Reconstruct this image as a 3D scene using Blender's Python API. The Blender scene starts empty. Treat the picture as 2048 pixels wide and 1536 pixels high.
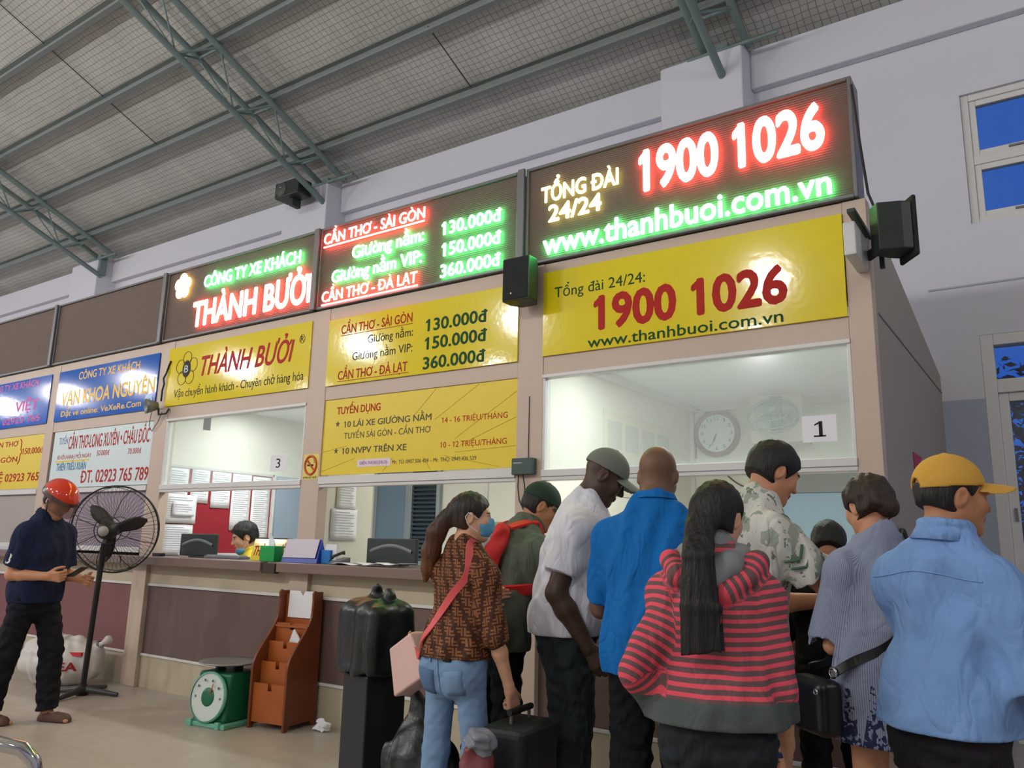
import bpy, bmesh, math, random
import numpy as np
from mathutils import Vector, Matrix
random.seed(7)
S = bpy.context.scene
C = S.collection

# ------------------------------------------------------------------ camera
EYE = Vector((0.0, 0.0, 1.35))
yaw, pitch, roll = math.radians(-34.65827), math.radians(11.3965), math.radians(1.32948)
fwd = Vector((math.sin(yaw)*math.cos(pitch), math.cos(yaw)*math.cos(pitch), math.sin(pitch)))
rt0 = Vector((math.cos(yaw), -math.sin(yaw), 0.0))
up0 = rt0.cross(fwd)
rt = rt0*math.cos(roll) + up0*math.sin(roll)
upv = up0*math.cos(roll) - rt0*math.sin(roll)
cam = bpy.data.cameras.new('camera')
camo = bpy.data.objects.new('camera', cam)
C.objects.link(camo)
mw = Matrix((rt, upv, -fwd)).transposed().to_4x4()
mw.translation = EYE
camo.matrix_world = mw
cam.sensor_width = 36.0
cam.lens = 36.0*1601.756/2048.0
cam.clip_start = 0.05
cam.clip_end = 400
S.camera = camo

# ------------------------------------------------------------------ colour management, world, lamps
S.view_settings.view_transform = 'Standard'
S.view_settings.look = 'None'
S.view_settings.gamma = 1.0
S.view_settings.use_curve_mapping = False
S.view_settings.exposure = 0.0

def lin(c):
    out = []
    for v in c[:3]:
        v = v/255.0
        out.append(v/12.92 if v <= 0.04045 else ((v+0.055)/1.055)**2.4)
    return (out[0], out[1], out[2], 1.0)

W = bpy.data.worlds.new('dusk_sky')
S.world = W
W.use_nodes = True
nt = W.node_tree
nt.nodes.clear()
out = nt.nodes.new('ShaderNodeOutputWorld')
bg = nt.nodes.new('ShaderNodeBackground')
tc = nt.nodes.new('ShaderNodeTexCoord')
sep = nt.nodes.new('ShaderNodeSeparateXYZ')
ramp = nt.nodes.new('ShaderNodeValToRGB')
nt.links.new(tc.outputs['Generated'], sep.inputs[0])
nt.links.new(sep.outputs['Z'], ramp.inputs['Fac'])
nt.links.new(ramp.outputs['Color'], bg.inputs['Color'])
nt.links.new(bg.outputs[0], out.inputs['Surface'])
ramp.color_ramp.elements[0].position = 0.0
ramp.color_ramp.elements[0].color = lin((36, 88, 176))
ramp.color_ramp.elements[1].position = 0.6
ramp.color_ramp.elements[1].color = lin((32, 90, 172))
bg.inputs['Strength'].default_value = 1.0

def point_lamp(name, loc, power, col, radius):
    l = bpy.data.lights.new(name, 'POINT')
    l.energy = power
    l.color = col
    l.shadow_soft_size = radius
    o = bpy.data.objects.new(name, l)
    o.location = loc
    C.objects.link(o)
    return o

def area_lamp(name, loc, sx, sy, power, col, aim):
    l = bpy.data.lights.new(name, 'AREA')
    l.shape = 'RECTANGLE'
    l.size = sx
    l.size_y = sy
    l.energy = power
    l.color = col
    o = bpy.data.objects.new(name, l)
    o.location = loc
    o.rotation_euler = Vector(aim).to_track_quat('-Z', 'Y').to_euler()
    C.objects.link(o)
    return o

# one row of high-bay lamps along the hall, behind and to the left of the camera
# (the row whose mirror images show on the glossy sign boards)
for k, lx in enumerate((-3.5, -8.1, -12.2, -16.4, -20.6, -24.6, -28.9)):
    point_lamp('hall_and_fill_lamp', (lx, -3.0, 5.5), 330 if k else 300, (1.0, 0.97, 0.92), 0.15)
for lx, ly, lp in ((0.7, -3.0, 120), (4.6, 2.4, 190)):  # fill lamps added on the right to brighten booth side and rear wall
    point_lamp('hall_and_fill_lamp', (lx, ly, 5.5), lp, (1.0, 0.97, 0.92), 0.13)
# added fill row further back, height set to keep its mirror images off glass
for lx in (2.0, -6.0, -14.0, -22.0):
    point_lamp('fill_lamp_far', (lx, -10.5, 6.55), 150 if lx > 0 else 250, (0.98, 0.98, 1.0), 0.2)
# fluorescent battens on the ceilings of the ticket rooms
for lx, ly, pw in ((-1.9, 5.0, 36), (-4.1, 5.9, 26), (-6.3, 5.3, 32)):
    area_lamp('room_batten_light', (lx, ly, 2.66), 1.2, 0.12, pw, (0.95, 1.0, 0.98), (0, 0, -1))

# ------------------------------------------------------------------ materials
MATS = {}

def mat(name, rgb, rough=0.6, metal=0.0, bump=0.0, bscale=60.0, var=0.0, vscale=6.0, spec=0.4, coat=0.0, coatr=0.1, emit=None, estr=0.0, alpha=1.0):
    """principled surface; 'var' mottles the colour a little, 'bump' roughens the relief"""
    if name in MATS:
        return MATS[name]
    m = bpy.data.materials.new(name)
    m.use_nodes = True
    t = m.node_tree
    b = t.nodes['Principled BSDF']
    col = lin(rgb)
    b.inputs['Base Color'].default_value = col
    b.inputs['Roughness'].default_value = rough
    b.inputs['Metallic'].default_value = metal
    b.inputs['Specular IOR Level'].default_value = spec
    b.inputs['Coat Weight'].default_value = coat
    b.inputs['Coat Roughness'].default_value = coatr
    b.inputs['Alpha'].default_value = alpha
    co = t.nodes.new('ShaderNodeTexCoord')
    if var > 0:
        n = t.nodes.new('ShaderNodeTexNoise')
        n.inputs['Scale'].default_value = vscale
        n.inputs['Detail'].default_value = 4
        mx = t.nodes.new('ShaderNodeMixRGB')
        mx.inputs[1].default_value = tuple(c*(1-var) for c in col[:3])+(1,)
        mx.inputs[2].default_value = tuple(min(1, c*(1+var)) for c in col[:3])+(1,)
        t.links.new(co.outputs['Object'], n.inputs['Vector'])
        t.links.new(n.outputs['Fac'], mx.inputs[0])
        t.links.new(mx.outputs[0], b.inputs['Base Color'])
    if bump > 0:
        n2 = t.nodes.new('ShaderNodeTexNoise')
        n2.inputs['Scale'].default_value = bscale
        n2.inputs['Detail'].default_value = 3
        bm_ = t.nodes.new('ShaderNodeBump')
        bm_.inputs['Strength'].default_value = bump
        bm_.inputs['Distance'].default_value = 0.01
        t.links.new(co.outputs['Object'], n2.inputs['Vector'])
        t.links.new(n2.outputs['Fac'], bm_.inputs['Height'])
        t.links.new(bm_.outputs[0], b.inputs['Normal'])
    if emit:
        b.inputs['Emission Color'].default_value = (emit[0], emit[1], emit[2], 1)
        b.inputs['Emission Strength'].default_value = estr
    MATS[name] = m
    return m

class NB:
    """small helper for writing math node chains"""
    def __init__(s, m):
        s.t = m.node_tree
        s.b = s.t.nodes['Principled BSDF']
    def n(s, typ, **kw):
        x = s.t.nodes.new(typ)
        for k, v in kw.items():
            setattr(x, k, v)
        return x
    def put(s, sock, v):
        if hasattr(v, 'is_linked') or isinstance(v, bpy.types.NodeSocket):
            s.t.links.new(v, sock)
        else:
            sock.default_value = v
    def m(s, op, a, b=None, c=None):
        x = s.n('ShaderNodeMath', operation=op)
        s.put(x.inputs[0], a)
        if b is not None: s.put(x.inputs[1], b)
        if c is not None: s.put(x.inputs[2], c)
        return x.outputs[0]
    def mix(s, f, a, b):
        x = s.n('ShaderNodeMixRGB')
        s.put(x.inputs[0], f); s.put(x.inputs[1], a); s.put(x.inputs[2], b)
        return x.outputs[0]
    def obj(s):
        x = s.n('ShaderNodeTexCoord'); y = s.n('ShaderNodeSeparateXYZ')
        s.t.links.new(x.outputs['Object'], y.inputs[0])
        return y.outputs
    def attr(s, name):
        return s.n('ShaderNodeAttribute', attribute_name=name).outputs['Fac']
    def noise(s, scale, detail=3):
        x = s.n('ShaderNodeTexCoord'); y = s.n('ShaderNodeTexNoise')
        y.inputs['Scale'].default_value = scale; y.inputs['Detail'].default_value = detail
        s.t.links.new(x.outputs['Object'], y.inputs['Vector'])
        return y.outputs['Fac']
    def base(s, c):
        s.t.links.new(c, s.b.inputs['Base Color'])
    def bump(s, h, strength=0.5, dist=0.01):
        x = s.n('ShaderNodeBump'); x.inputs['Strength'].default_value = strength; x.inputs['Distance'].default_value = dist
        s.t.links.new(h, x.inputs['Height']); s.t.links.new(x.outputs[0], s.b.inputs['Normal'])

# ------------------------------------------------------------------ mesh helpers
class MB:
    """collects shapes; build() links them as ONE mesh object"""
    def __init__(s):
        s.v = []; s.f = []; s.m = []; s.sm = []
    def add(s, vs, fs, mi=0, smooth=False):
        o = len(s.v)
        s.v += [tuple(p) for p in vs]
        s.f += [tuple(i+o for i in f) for f in fs]
        s.m += [mi]*len(fs)
        s.sm += [smooth]*len(fs)
        return s
    def box(s, x0, x1, y0, y1, z0, z1, mi=0):
        v = [(x0,y0,z0),(x1,y0,z0),(x1,y1,z0),(x0,y1,z0),(x0,y0,z1),(x1,y0,z1),(x1,y1,z1),(x0,y1,z1)]
        f = [(0,3,2,1),(4,5,6,7),(0,1,5,4),(1,2,6,5),(2,3,7,6),(3,0,4,7)]
        return s.add(v, f, mi)
    def obox(s, c, ax, ay, az, mi=0):
        c = Vector(c); ax = Vector(ax); ay = Vector(ay); az = Vector(az)
        v = [c+ax*a+ay*b+az*d for d in (-1,1) for a, b in ((-1,-1),(1,-1),(1,1),(-1,1))]
        f = [(0,3,2,1),(4,5,6,7),(0,1,5,4),(1,2,6,5),(2,3,7,6),(3,0,4,7)]
        return s.add(v, f, mi)
    def tube(s, pts, r, n=10, mi=0, cap=True, closed=False):
        pts = [Vector(p) for p in pts]
        rs = r if isinstance(r, (list, tuple)) else [r]*len(pts)
        vs = []; fs = []
        up = None
        N = len(pts)
        for i, p in enumerate(pts):
            a = pts[(i-1) % N] if (closed or i > 0) else p
            b = pts[(i+1) % N] if (closed or i < N-1) else p
            t = (b-a).normalized()
            if up is None:
                up = Vector((0,0,1)) if abs(t.z) < 0.9 else Vector((1,0,0))
            x = t.cross(up).normalized(); up = x.cross(t).normalized()
            for k in range(n):
                an = 2*math.pi*k/n
                vs.append(p+(x*math.cos(an)+up*math.sin(an))*rs[i])
        M = N if closed else N-1
        for i in range(M):
            for k in range(n):
                a = i*n+k; b = i*n+(k+1) % n
                c = ((i+1) % N)*n+(k+1) % n; d = ((i+1) % N)*n+k
                fs.append((a, d, c, b))
        s.add(vs, fs, mi, True)
        if cap and not closed:
            s.add(vs[:n], [tuple(range(n))], mi)
            s.add(vs[-n:], [tuple(reversed(range(n)))], mi)
        return s
    def lathe(s, prof, origin=(0,0,0), axis=(0,0,1), n=24, mi=0, smooth=True):
        axis = Vector(axis).normalized()
        q = Vector((0,0,1)).rotation_difference(axis)
        o = Vector(origin); vs = []; fs = []
        for r, z in prof:
            for k in range(n):
                an = 2*math.pi*k/n
                vs.append(o+q @ Vector((r*math.cos(an), r*math.sin(an), z)))
        for i in range(len(prof)-1):
            for k in range(n):
                fs.append((i*n+k, i*n+(k+1) % n, (i+1)*n+(k+1) % n, (i+1)*n+k))
        return s.add(vs, fs, mi, smooth)
    def prism(s, poly, fn, d0, d1, mi=0):
        """poly: 2-D outline (counter-clockwise), fn(u,v,d)->3-D"""
        n = len(poly)
        vs = [fn(u, v, d0) for u, v in poly]+[fn(u, v, d1) for u, v in poly]
        fs = [tuple(reversed(range(n))), tuple(range(n, 2*n))]
        for i in range(n):
            j = (i+1) % n
            fs.append((i, j, n+j, n+i))
        return s.add(vs, fs, mi)
    def ell(s, c, r, n=16, mi=0, fn=None):
        vs = []; fs = []; m = n//2
        c = Vector(c)
        for i in range(m+1):
            th = math.pi*i/m
            for k in range(n):
                ph = 2*math.pi*k/n
                p = Vector((math.sin(th)*math.cos(ph)*r[0], math.sin(th)*math.sin(ph)*r[1], math.cos(th)*r[2]))
                if fn: p = fn(p)
                vs.append(c+p)
        for i in range(m):
            for k in range(n):
                fs.append((i*n+k, (i+1)*n+k, (i+1)*n+(k+1) % n, i*n+(k+1) % n))
        return s.add(vs, fs, mi, True)
    def build(s, name, mats, parent=None, bevel=0.0, seg=2, loc=None, weld=False):
        me = bpy.data.meshes.new(name)
        me.from_pydata([tuple(p) for p in s.v], [], s.f)
        mats = mats if isinstance(mats, (list, tuple)) else [mats]
        for m in mats: me.materials.append(m)
        me.polygons.foreach_set('material_index', s.m)
        me.polygons.foreach_set('use_smooth', s.sm)
        bm = bmesh.new(); bm.from_mesh(me)
        if weld: bmesh.ops.remove_doubles(bm, verts=bm.verts, dist=1e-5)
        bmesh.ops.recalc_face_normals(bm, faces=bm.faces)
        bm.to_mesh(me); bm.free()
        o = bpy.data.objects.new(name, me)
        C.objects.link(o)
        if parent: o.parent = parent
        if loc: o.location = loc
        if bevel > 0:
            b = o.modifiers.new('bevel', 'BEVEL'); b.width = bevel; b.segments = seg
            b.limit_method = 'ANGLE'; b.angle_limit = math.radians(40)
        return o

def tag(o, label, cat, group=None, kind=None):
    o['label'] = label
    o['category'] = cat
    if group: o['group'] = group
    if kind: o['kind'] = kind
    return o

def thing(name, label, cat, loc=(0,0,0), rotz=0.0, group=None):
    o = bpy.data.objects.new(name, None)
    o.empty_display_size = 0.1
    C.objects.link(o)
    o.location = loc
    o.rotation_euler = (0, 0, rotz)
    return tag(o, label, cat, group)

def struct(o):
    o['kind'] = 'structure'
    return o

# ---- lettering: a font curve turned into a mesh standing on a plane facing -Y
def _raw_font(body, shear, ext, res):
    c = bpy.data.curves.new('lettering', 'FONT')
    c.body = body; c.shear = 0.0; c.extrude = ext; c.resolution_u = res
    o = bpy.data.objects.new('lettering', c)
    C.objects.link(o)
    bpy.context.view_layer.update()
    m = bpy.data.meshes.new_from_object(o.evaluated_get(bpy.context.evaluated_depsgraph_get()))
    bpy.data.objects.remove(o); bpy.data.curves.remove(c)
    n = len(m.vertices); co = np.zeros(n*3); m.vertices.foreach_get('co', co)
    f = [tuple(p.vertices) for p in m.polygons]
    bpy.data.meshes.remove(m)
    return co.reshape(-1, 3), f
_adv = {}
def _right(t):
    if t not in _adv:
        co, f = _raw_font(t, 0, 0, 1)
        _adv[t] = (co[:,0].min(), co[:,0].max(), co[:,1].max()) if len(co) else (0, 0, 0)
    return _adv[t]
SUBST = {'Ơ': 'O', 'Ờ': 'Ò', 'Ở': 'Ỏ', 'Ợ': 'Ọ', 'ơ': 'o', 'ờ': 'ò', 'ở': 'ỏ', 'Đ': 'D', 'đ': 'd'}
def _font_mesh(body, size_bold=0.0, shear=0.0, ext=0.004, res=3):
    """letters, with horns, bars and the flag of the figure 1 drawn on, thickened by shifted copies"""
    base = ''.join(SUBST.get(c, c) for c in body)
    co, f = _raw_font(base, 0, ext, res)
    V = [tuple(p) for p in co]; Fc = list(f)
    def poly(pts):
        n = len(pts); o = len(V)
        V.extend([(x, y, ext+.00008) for x, y in pts]); V.extend([(x, y, -ext) for x, y in pts])
        Fc.append(tuple(range(o, o+n))); Fc.append(tuple(reversed(range(o+n, o+2*n))))
        for i in range(n): Fc.append((o+i, o+n+i, o+n+(i+1) % n, o+(i+1) % n))
    for i, ch_ in enumerate(body):
        if ch_ in SUBST or ch_ == '1':
            b_ = base[i]
            r = _right(base[:i+1])[1]; l0, r0, t0 = _right(b_)
            l = r-(r0-l0); low = ch_.islower()
            if ch_ in 'Đ':
                poly([(l-.075, .32), (l+.21, .32), (l+.21, .385), (l-.075, .385)])
            elif ch_ == 'đ':
                poly([(r-.23, .555), (r+.07, .555), (r+.07, .615), (r-.23, .615)])
            elif ch_ == '1':
                poly([(l-.115, .49), (l-.115, .56), (l+.01, .655), (r-.01, .655), (r-.01, .60), (l+.02, .585)])
            else:
                y0 = .40 if low else .60
                poly([(r-.075, y0-.04), (r-.02, y0-.06), (r+.05, y0), (r+.08, y0+.10), (r+.005, y0+.10), (r-.01, y0+.02)])
    V = np.array(V)
    if shear: V[:,0] += V[:,1]*shear
    vs = [V]; fs = list(Fc); n = len(V)
    if size_bold > 0:
        for k in range(6):
            a = math.pi/3*k+.26
            vs.append(V+np.array([math.cos(a)*size_bold, math.sin(a)*size_bold, 0]))
            fs += [tuple(i+n*(k+1) for i in q) for q in Fc]
    V = np.concatenate(vs)
    m = bpy.data.meshes.new('lettering')
    m.from_pydata([tuple(p) for p in V], [], fs); m.update(); m['layer'] = n
    return m

_m = _font_mesh('H')
_co = np.zeros(len(_m.vertices)*3); _m.vertices.foreach_get('co', _co)
CAP = _co.reshape(-1, 3)[:, 1].max()

def lettering(body, m, parent, x0, x1, z, cap, y, bold=0.0, shear=0.0, depth=0.003, name='lettering', slope=0.0, org=(0,0,0), res=3):
    """text from x0 to x1 on a plane facing -Y whose front face is at y"""
    me = _font_mesh(body, bold, shear, 0.01, res)
    n = len(me.vertices)
    co = np.zeros(n*3); me.vertices.foreach_get('co', co); co = co.reshape(-1, 3)
    sx = (x1-x0)/(co[:,0].max()-co[:,0].min())
    X = x0+(co[:,0]-co[:,0].min())*sx
    Z = z+co[:,1]*cap/CAP+slope*(X-x0)
    Y = np.where(co[:,2] > 0, y-(co[:,2]-0.01), y+depth)-0.00013*(np.arange(n)//me['layer'])
    new = np.stack([X-org[0], Y-org[1], Z-org[2]], 1)
    me.vertices.foreach_set('co', new.ravel()); me.update()
    me.materials.clear(); me.materials.append(m)
    o = bpy.data.objects.new(name, me)
    C.objects.link(o)
    if parent: o.parent = parent
    return o
# ================================================================== the setting
FY = 4.49           # plane of the ticket booth fronts
BY = 7.33           # rear wall of the hall
beige = mat('beige_laminate', (196, 176, 160), 0.45, var=0.05, vscale=3)
cream = mat('cream_wall', (222, 219, 206), 0.7, var=0.03, vscale=2)
white_trim = mat('white_aluminium', (214, 212, 210), 0.35)
kick = mat('kick_board', (188, 176, 152), 0.55, var=0.06, vscale=5)
brown = mat('brown_panel', (108, 86, 80), 0.5, var=0.10, vscale=2.5)
redbrown = mat('red_brown_panel', (124, 80, 78), 0.5, var=0.10, vscale=2.5)
wallm = mat('white_plaster', (212, 212, 222), 0.8, bump=0.06, bscale=40, var=0.02, vscale=1.2)
dado = mat('grey_dado_paint', (168, 174, 190), 0.6, var=0.03)
steel = mat('green_grey_painted_steel', (116, 134, 132), 0.45, var=0.12, vscale=4)
steel_d = mat('galvanised_purlin', (128, 136, 134), 0.45, var=0.10, vscale=4)
frame_w = mat('white_window_frame', (214, 214, 212), 0.4)
ceil_in = mat('room_ceiling_white', (235, 238, 240), 0.7)
side_grey = mat('grey_booth_side', (158, 150, 140), 0.6, var=0.07, vscale=1.5)

def floor_mat():
    m = mat('hall_floor', (168, 156, 144), 0.34, spec=0.4)
    k = NB(m); o = k.obj()
    n1 = k.noise(0.9, 4); n2 = k.noise(9, 5)
    c = k.mix(n1, lin((166, 156, 146)), lin((194, 184, 172)))
    c = k.mix(k.m('MULTIPLY', n2, 0.35), c, lin((140, 128, 116)))
    # tile joints every 60 cm
    def joint(s):
        f = k.m('FRACT', k.m('DIVIDE', s, 0.6))
        return k.m('LESS_THAN', f, 0.006)
    j = k.m('MAXIMUM', joint(o['X']), joint(o['Y']))
    c = k.mix(k.m('MULTIPLY', j, 0.35), c, lin((110, 102, 94)))
    k.base(c)
    k.put(k.b.inputs['Roughness'], k.m('ADD', 0.26, k.m('MULTIPLY', n2, 0.2)))
    return m
def roof_mat():
    m = mat('foil_roof_insulation', (172, 168, 158), 0.5, spec=0.5)
    k = NB(m); o = k.obj()
    n1 = k.noise(1.3, 4); n2 = k.noise(14, 4)
    c = k.mix(n1, lin((168, 168, 162)), lin((208, 208, 204)))
    # strips of insulation, about 1.05 m wide, running down the slope
    fx = k.m('FRACT', k.m('DIVIDE', o['X'], 1.05))
    seam = k.m('GREATER_THAN', fx, 0.9)
    c = k.mix(k.m('MULTIPLY', seam, 0.35), c, lin((205, 202, 192)))
    # supporting wire mesh, 60 mm cells
    w = k.n('ShaderNodeTexNoise'); w.inputs['Scale'].default_value = 2.0
    wob = k.m('MULTIPLY', k.noise(2.0, 2), 0.05)
    def wire(s, p, t):
        f = k.m('FRACT', k.m('DIVIDE', k.m('ADD', s, wob), p))
        return k.m('LESS_THAN', f, t)
    j = k.m('MAXIMUM', wire(o['X'], 0.075, 0.10), wire(o['Y'], 0.07, 0.10))
    c = k.mix(k.m('MULTIPLY', j, 0.6), c, lin((70, 66, 60)))
    k.base(c)
    k.bump(n2, 0.5, 0.02)
    return m

fl = MB().box(-40, 10, -14, BY+0.2, -0.1, 0.0).build('floor', floor_mat())
struct(fl)

# gabled roof: slopes down to the rear wall
ZR, SL = 6.40, 0.40
def roof_z(y): return ZR+(7.33-y)*SL
rm = MB()
yr, ye = -4.0, 8.2
rm.add([(-42, ye, roof_z(ye)), (12, ye, roof_z(ye)), (12, yr, roof_z(yr)), (-42, yr, roof_z(yr)),
        (-42, ye, roof_z(ye)+.06), (12, ye, roof_z(ye)+.06), (12, yr, roof_z(yr)+.06), (-42, yr, roof_z(yr)+.06)],
       [(0,1,2,3), (7,6,5,4), (0,4,5,1), (1,5,6,2), (3,7,4,0)])
y2 = -15.0; z2 = roof_z(yr)-(yr-y2)*SL
rm.add([(-42, yr, roof_z(yr)), (12, yr, roof_z(yr)), (12, y2, z2), (-42, y2, z2),
        (-42, yr, roof_z(yr)+.06), (12, yr, roof_z(yr)+.06), (12, y2, z2+.06), (-42, y2, z2+.06)],
       [(0,1,2,3), (7,6,5,4), (1,5,6,2), (3,7,4,0), (2,6,7,3)])
struct(rm.build('ceiling', roof_mat()))

# unseen walls added behind and right of camera to bounce light, cut blue sky
struct(MB().box(-42, 12, -14.2, -14.0, 0, 6.6).build('wall_front_bounce', wallm))
struct(MB().box(11.0, 11.2, -14, 7.3, 0, 8.5).build('wall_end_bounce', wallm))

# rear wall with an upper window and a tall glazed door
wx0, wx1, wz0, wz1 = -0.44, 1.40, 4.07, 5.25
dx0, dx1, dz1 = -0.46, 1.50, 3.11
wb = MB()
TH = 0.22
top = 6.27
for (a, b, z0, z1) in ((-42, -0.46, 0, top), (dx1, 10, 0, top), (-0.46, dx1, dz1, wz0), (-0.46, dx1, wz1, top), (wx1, dx1, wz0, wz1), (-0.46, wx0, wz0, wz1)):
    wb.box(a, b, BY, BY+TH, z0, z1)
wo = struct(wb.build('wall_back', wallm))
# painted dado below 2.6 m
d = MB()
d.box(-0.78, dx0, BY-0.006, BY, 0, 2.59); d.box(dx1, 6, BY-0.006, BY, 0, 2.59)
struct(d.build('trim_1', dado))
# ring beam ledge along the rear wall, stops at the pilasters
PIL = [(-3.05, -2.2), (-8.88, -7.98), (-14.75, -13.85)]
for i, (a, b) in enumerate(((-42, -14.75), (-13.85, -8.88), (-7.98, -3.05), (-2.2, 10)), 2):
    z0 = 5.84
    struct(MB().box(a, b, BY-0.10, BY, z0, top).build('trim_%d' % i, wallm, bevel=0.012))
for i, (a, b) in enumerate(PIL, 6):
    struct(MB().box(a, b, 6.97, BY+0.1, 2.9, 6.20).box(a, b, 7.02, BY+0.1, 6.19, 6.24).build('trim_%d' % i, wallm, bevel=0.015))
# thin shadow groove across the rear wall
struct(MB().box(-0.8, 6, BY-0.008, BY+0.01, 3.535, 3.55).build('trim_9', dado))

glass = bpy.data.materials.new('window_glass'); glass.use_nodes = True
def clear_glass(m, haze, tint, rough=0.03, refl=0.10):
    t = m.node_tree; t.nodes.clear()
    o_ = t.nodes.new('ShaderNodeOutputMaterial')
    tr = t.nodes.new('ShaderNodeBsdfTransparent'); tr.inputs[0].default_value = tint
    gl = t.nodes.new('ShaderNodeBsdfGlossy'); gl.inputs['Roughness'].default_value = rough
    df = t.nodes.new('ShaderNodeBsdfDiffuse'); df.inputs[0].default_value = (0.85, 0.9, 0.88, 1)
    m1 = t.nodes.new('ShaderNodeMixShader'); m1.inputs[0].default_value = refl
    m2 = t.nodes.new('ShaderNodeMixShader'); m2.inputs[0].default_value = haze
    t.links.new(tr.outputs[0], m1.inputs[1]); t.links.new(gl.outputs[0], m1.inputs[2])
    t.links.new(m1.outputs[0], m2.inputs[1]); t.links.new(df.outputs[0], m2.inputs[2])
    t.links.new(m2.outputs[0], o_.inputs[0])
    return m
clear_glass(glass, 0.0, (0.85, 0.93, 1, 1), 0.03, 0.05)
dm = bpy.data.materials.new('dusty_glass'); dm.use_nodes = True
dusty = clear_glass(dm, 0.17, (0.97, 1, 0.99, 1), 0.12, 0.05)

def ring(mb, x0, x1, z0, z1, t, y0, y1):
    mb.box(x0, x0+t, y0, y1, z0, z1); mb.box(x1-t, x1, y0, y1, z0, z1)
    mb.box(x0+t, x1-t, y0, y1, z0, z0+t); mb.box(x0+t, x1-t, y0, y1, z1-t, z1)

# upper window of the rear wall: two stacked lights
w = MB(); ring(w, wx0, wx1, wz0, wz1, 0.06, BY+0.03, BY+0.12); w.box(wx0+0.06, wx1-0.06, BY+0.035, BY+0.115, 4.60, 4.68)
w1 = struct(w.build('window_1', frame_w, bevel=0.006))
for z0, z1 in ((4.13, 4.60), (4.68, 5.19)):
    for x0, x1 in ((wx0+0.06, 0.48), (0.48, wx1-0.06)):
        s = MB(); ring(s, x0, x1, z0, z1, 0.05, BY+0.045, BY+0.105); s.build('sash', frame_w, w1, bevel=0.005)
        MB().box(x0+0.05, x1-0.05, BY+0.072, BY+0.078, z0+0.05, z1-0.05).build('pane', glass, w1)
    MB().box(-0.12, 0.02, BY+0.03, BY+0.045, z0+0.018, z0+0.034).build('handle', mat('grey_metal', (120, 120, 118), 0.4, 0.6), w1)
# tall glazed door leaf with a transom light over it
w = MB(); ring(w, dx0, dx1, 0.0, dz1, 0.09, BY+0.0, BY+0.14); w.box(dx0+0.09, dx1-0.09, BY+0.005, BY+0.135, 2.63, 2.74)
w2 = struct(w.build('door_1', frame_w, bevel=0.006))
for x0, x1 in ((dx0+0.09, 0.52), (0.52, dx1-0.09)):
    MB().box(x0, x1, BY+0.06, BY+0.068, 2.74, dz1-0.09).build('pane', glass, w2)
    s = MB(); ring(s, x0, x1, 0.02, 2.63, 0.07, BY+0.03, BY+0.09); s.build('leaf_frame', frame_w, w2, bevel=0.005)
    MB().box(x0+0.07, x1-0.07, BY+0.055, BY+0.063, 0.09, 2.56).build('pane', glass, w2)
hw = mat('grey_metal', (120, 120, 118), 0.4, 0.6)
for z in (1.62, 1.05): MB().box(-0.335, -0.315, BY+0.015, BY+0.03, z, z+0.10).build('hinge', hw, w2)

# ------------------------------------------------------------------ row of ticket booths
POSTS = [(-0.885, -0.76), (-3.06, -2.85), (-5.20, -4.985), (-7.435, -7.21), (-9.62, -9.44), (-11.8, -11.6)]
BAYS = [(-2.85, -0.885), (-4.985, -3.06), (-7.21, -5.20), (-9.44, -7.435), (-11.6, -9.62)]
tn = 10
for i, (a, b) in enumerate(POSTS):
    p = MB(); p.box(a, b, FY, FY+0.10, 0.0, 3.28)
    if i: p.box(a-0.0, b, FY-0.045, FY, 0.0, 1.10)
    struct(p.build('trim_%d' % tn, beige, bevel=0.004)); tn += 1
for i, (a, b) in enumerate(BAYS):
    for z0, z1 in ((3.17, 3.28), (2.49, 2.62)):
        struct(MB().box(a, b, FY+0.004, FY+0.09, z0, z1).build('trim_%d' % tn, beige, bevel=0.004)); tn += 1
    # lower front: kick board, panel, upper band, with mouldings between them
    pm = redbrown if i >= 3 else brown
    lf = MB()
    lf.box(a, b, FY-0.004, FY+0.06, 0.0, 0.285, 0); lf.box(a, b, FY+0.002, FY+0.06, 0.285, 0.91, 1); lf.box(a, b, FY-0.004, FY+0.06, 0.91, 1.098, 0)
    o = struct(lf.build('wall_front' if i == 0 else 'wall_front.%03d' % i, [kick, pm]))
    for zz, t in ((0.275, 0.022), (0.902, 0.022)):
        struct(MB().box(a, b, FY-0.016, FY, zz, zz+t).build('trim_%d' % tn, white_trim, bevel=0.003)); tn += 1
# side wall of the last booth (sloping top), panel joint
sw = MB()
sw.add([(-0.765, FY+0.1, 0), (-0.765, BY, 0), (-0.765, BY, 2.80), (-0.765, FY+0.1, 3.28), (-0.83, FY+0.1, 0), (-0.83, BY, 0), (-0.83, BY, 2.80), (-0.83, FY+0.1, 3.28)],
       [(0,1,2,3), (7,6,5,4), (0,4,5,1), (1,5,6,2), (2,6,7,3), (3,7,4,0)])
struct(sw.build('wall_right', side_grey))
struct(MB().obox((-0.764, 6.0, 2.66), (0.003, 0, 0), (0, 1.33, 0.0), (0, 0, 0.006)).build('trim_%d' % tn, mat('joint_grey', (120, 112, 106), 0.6))); tn += 1
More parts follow.
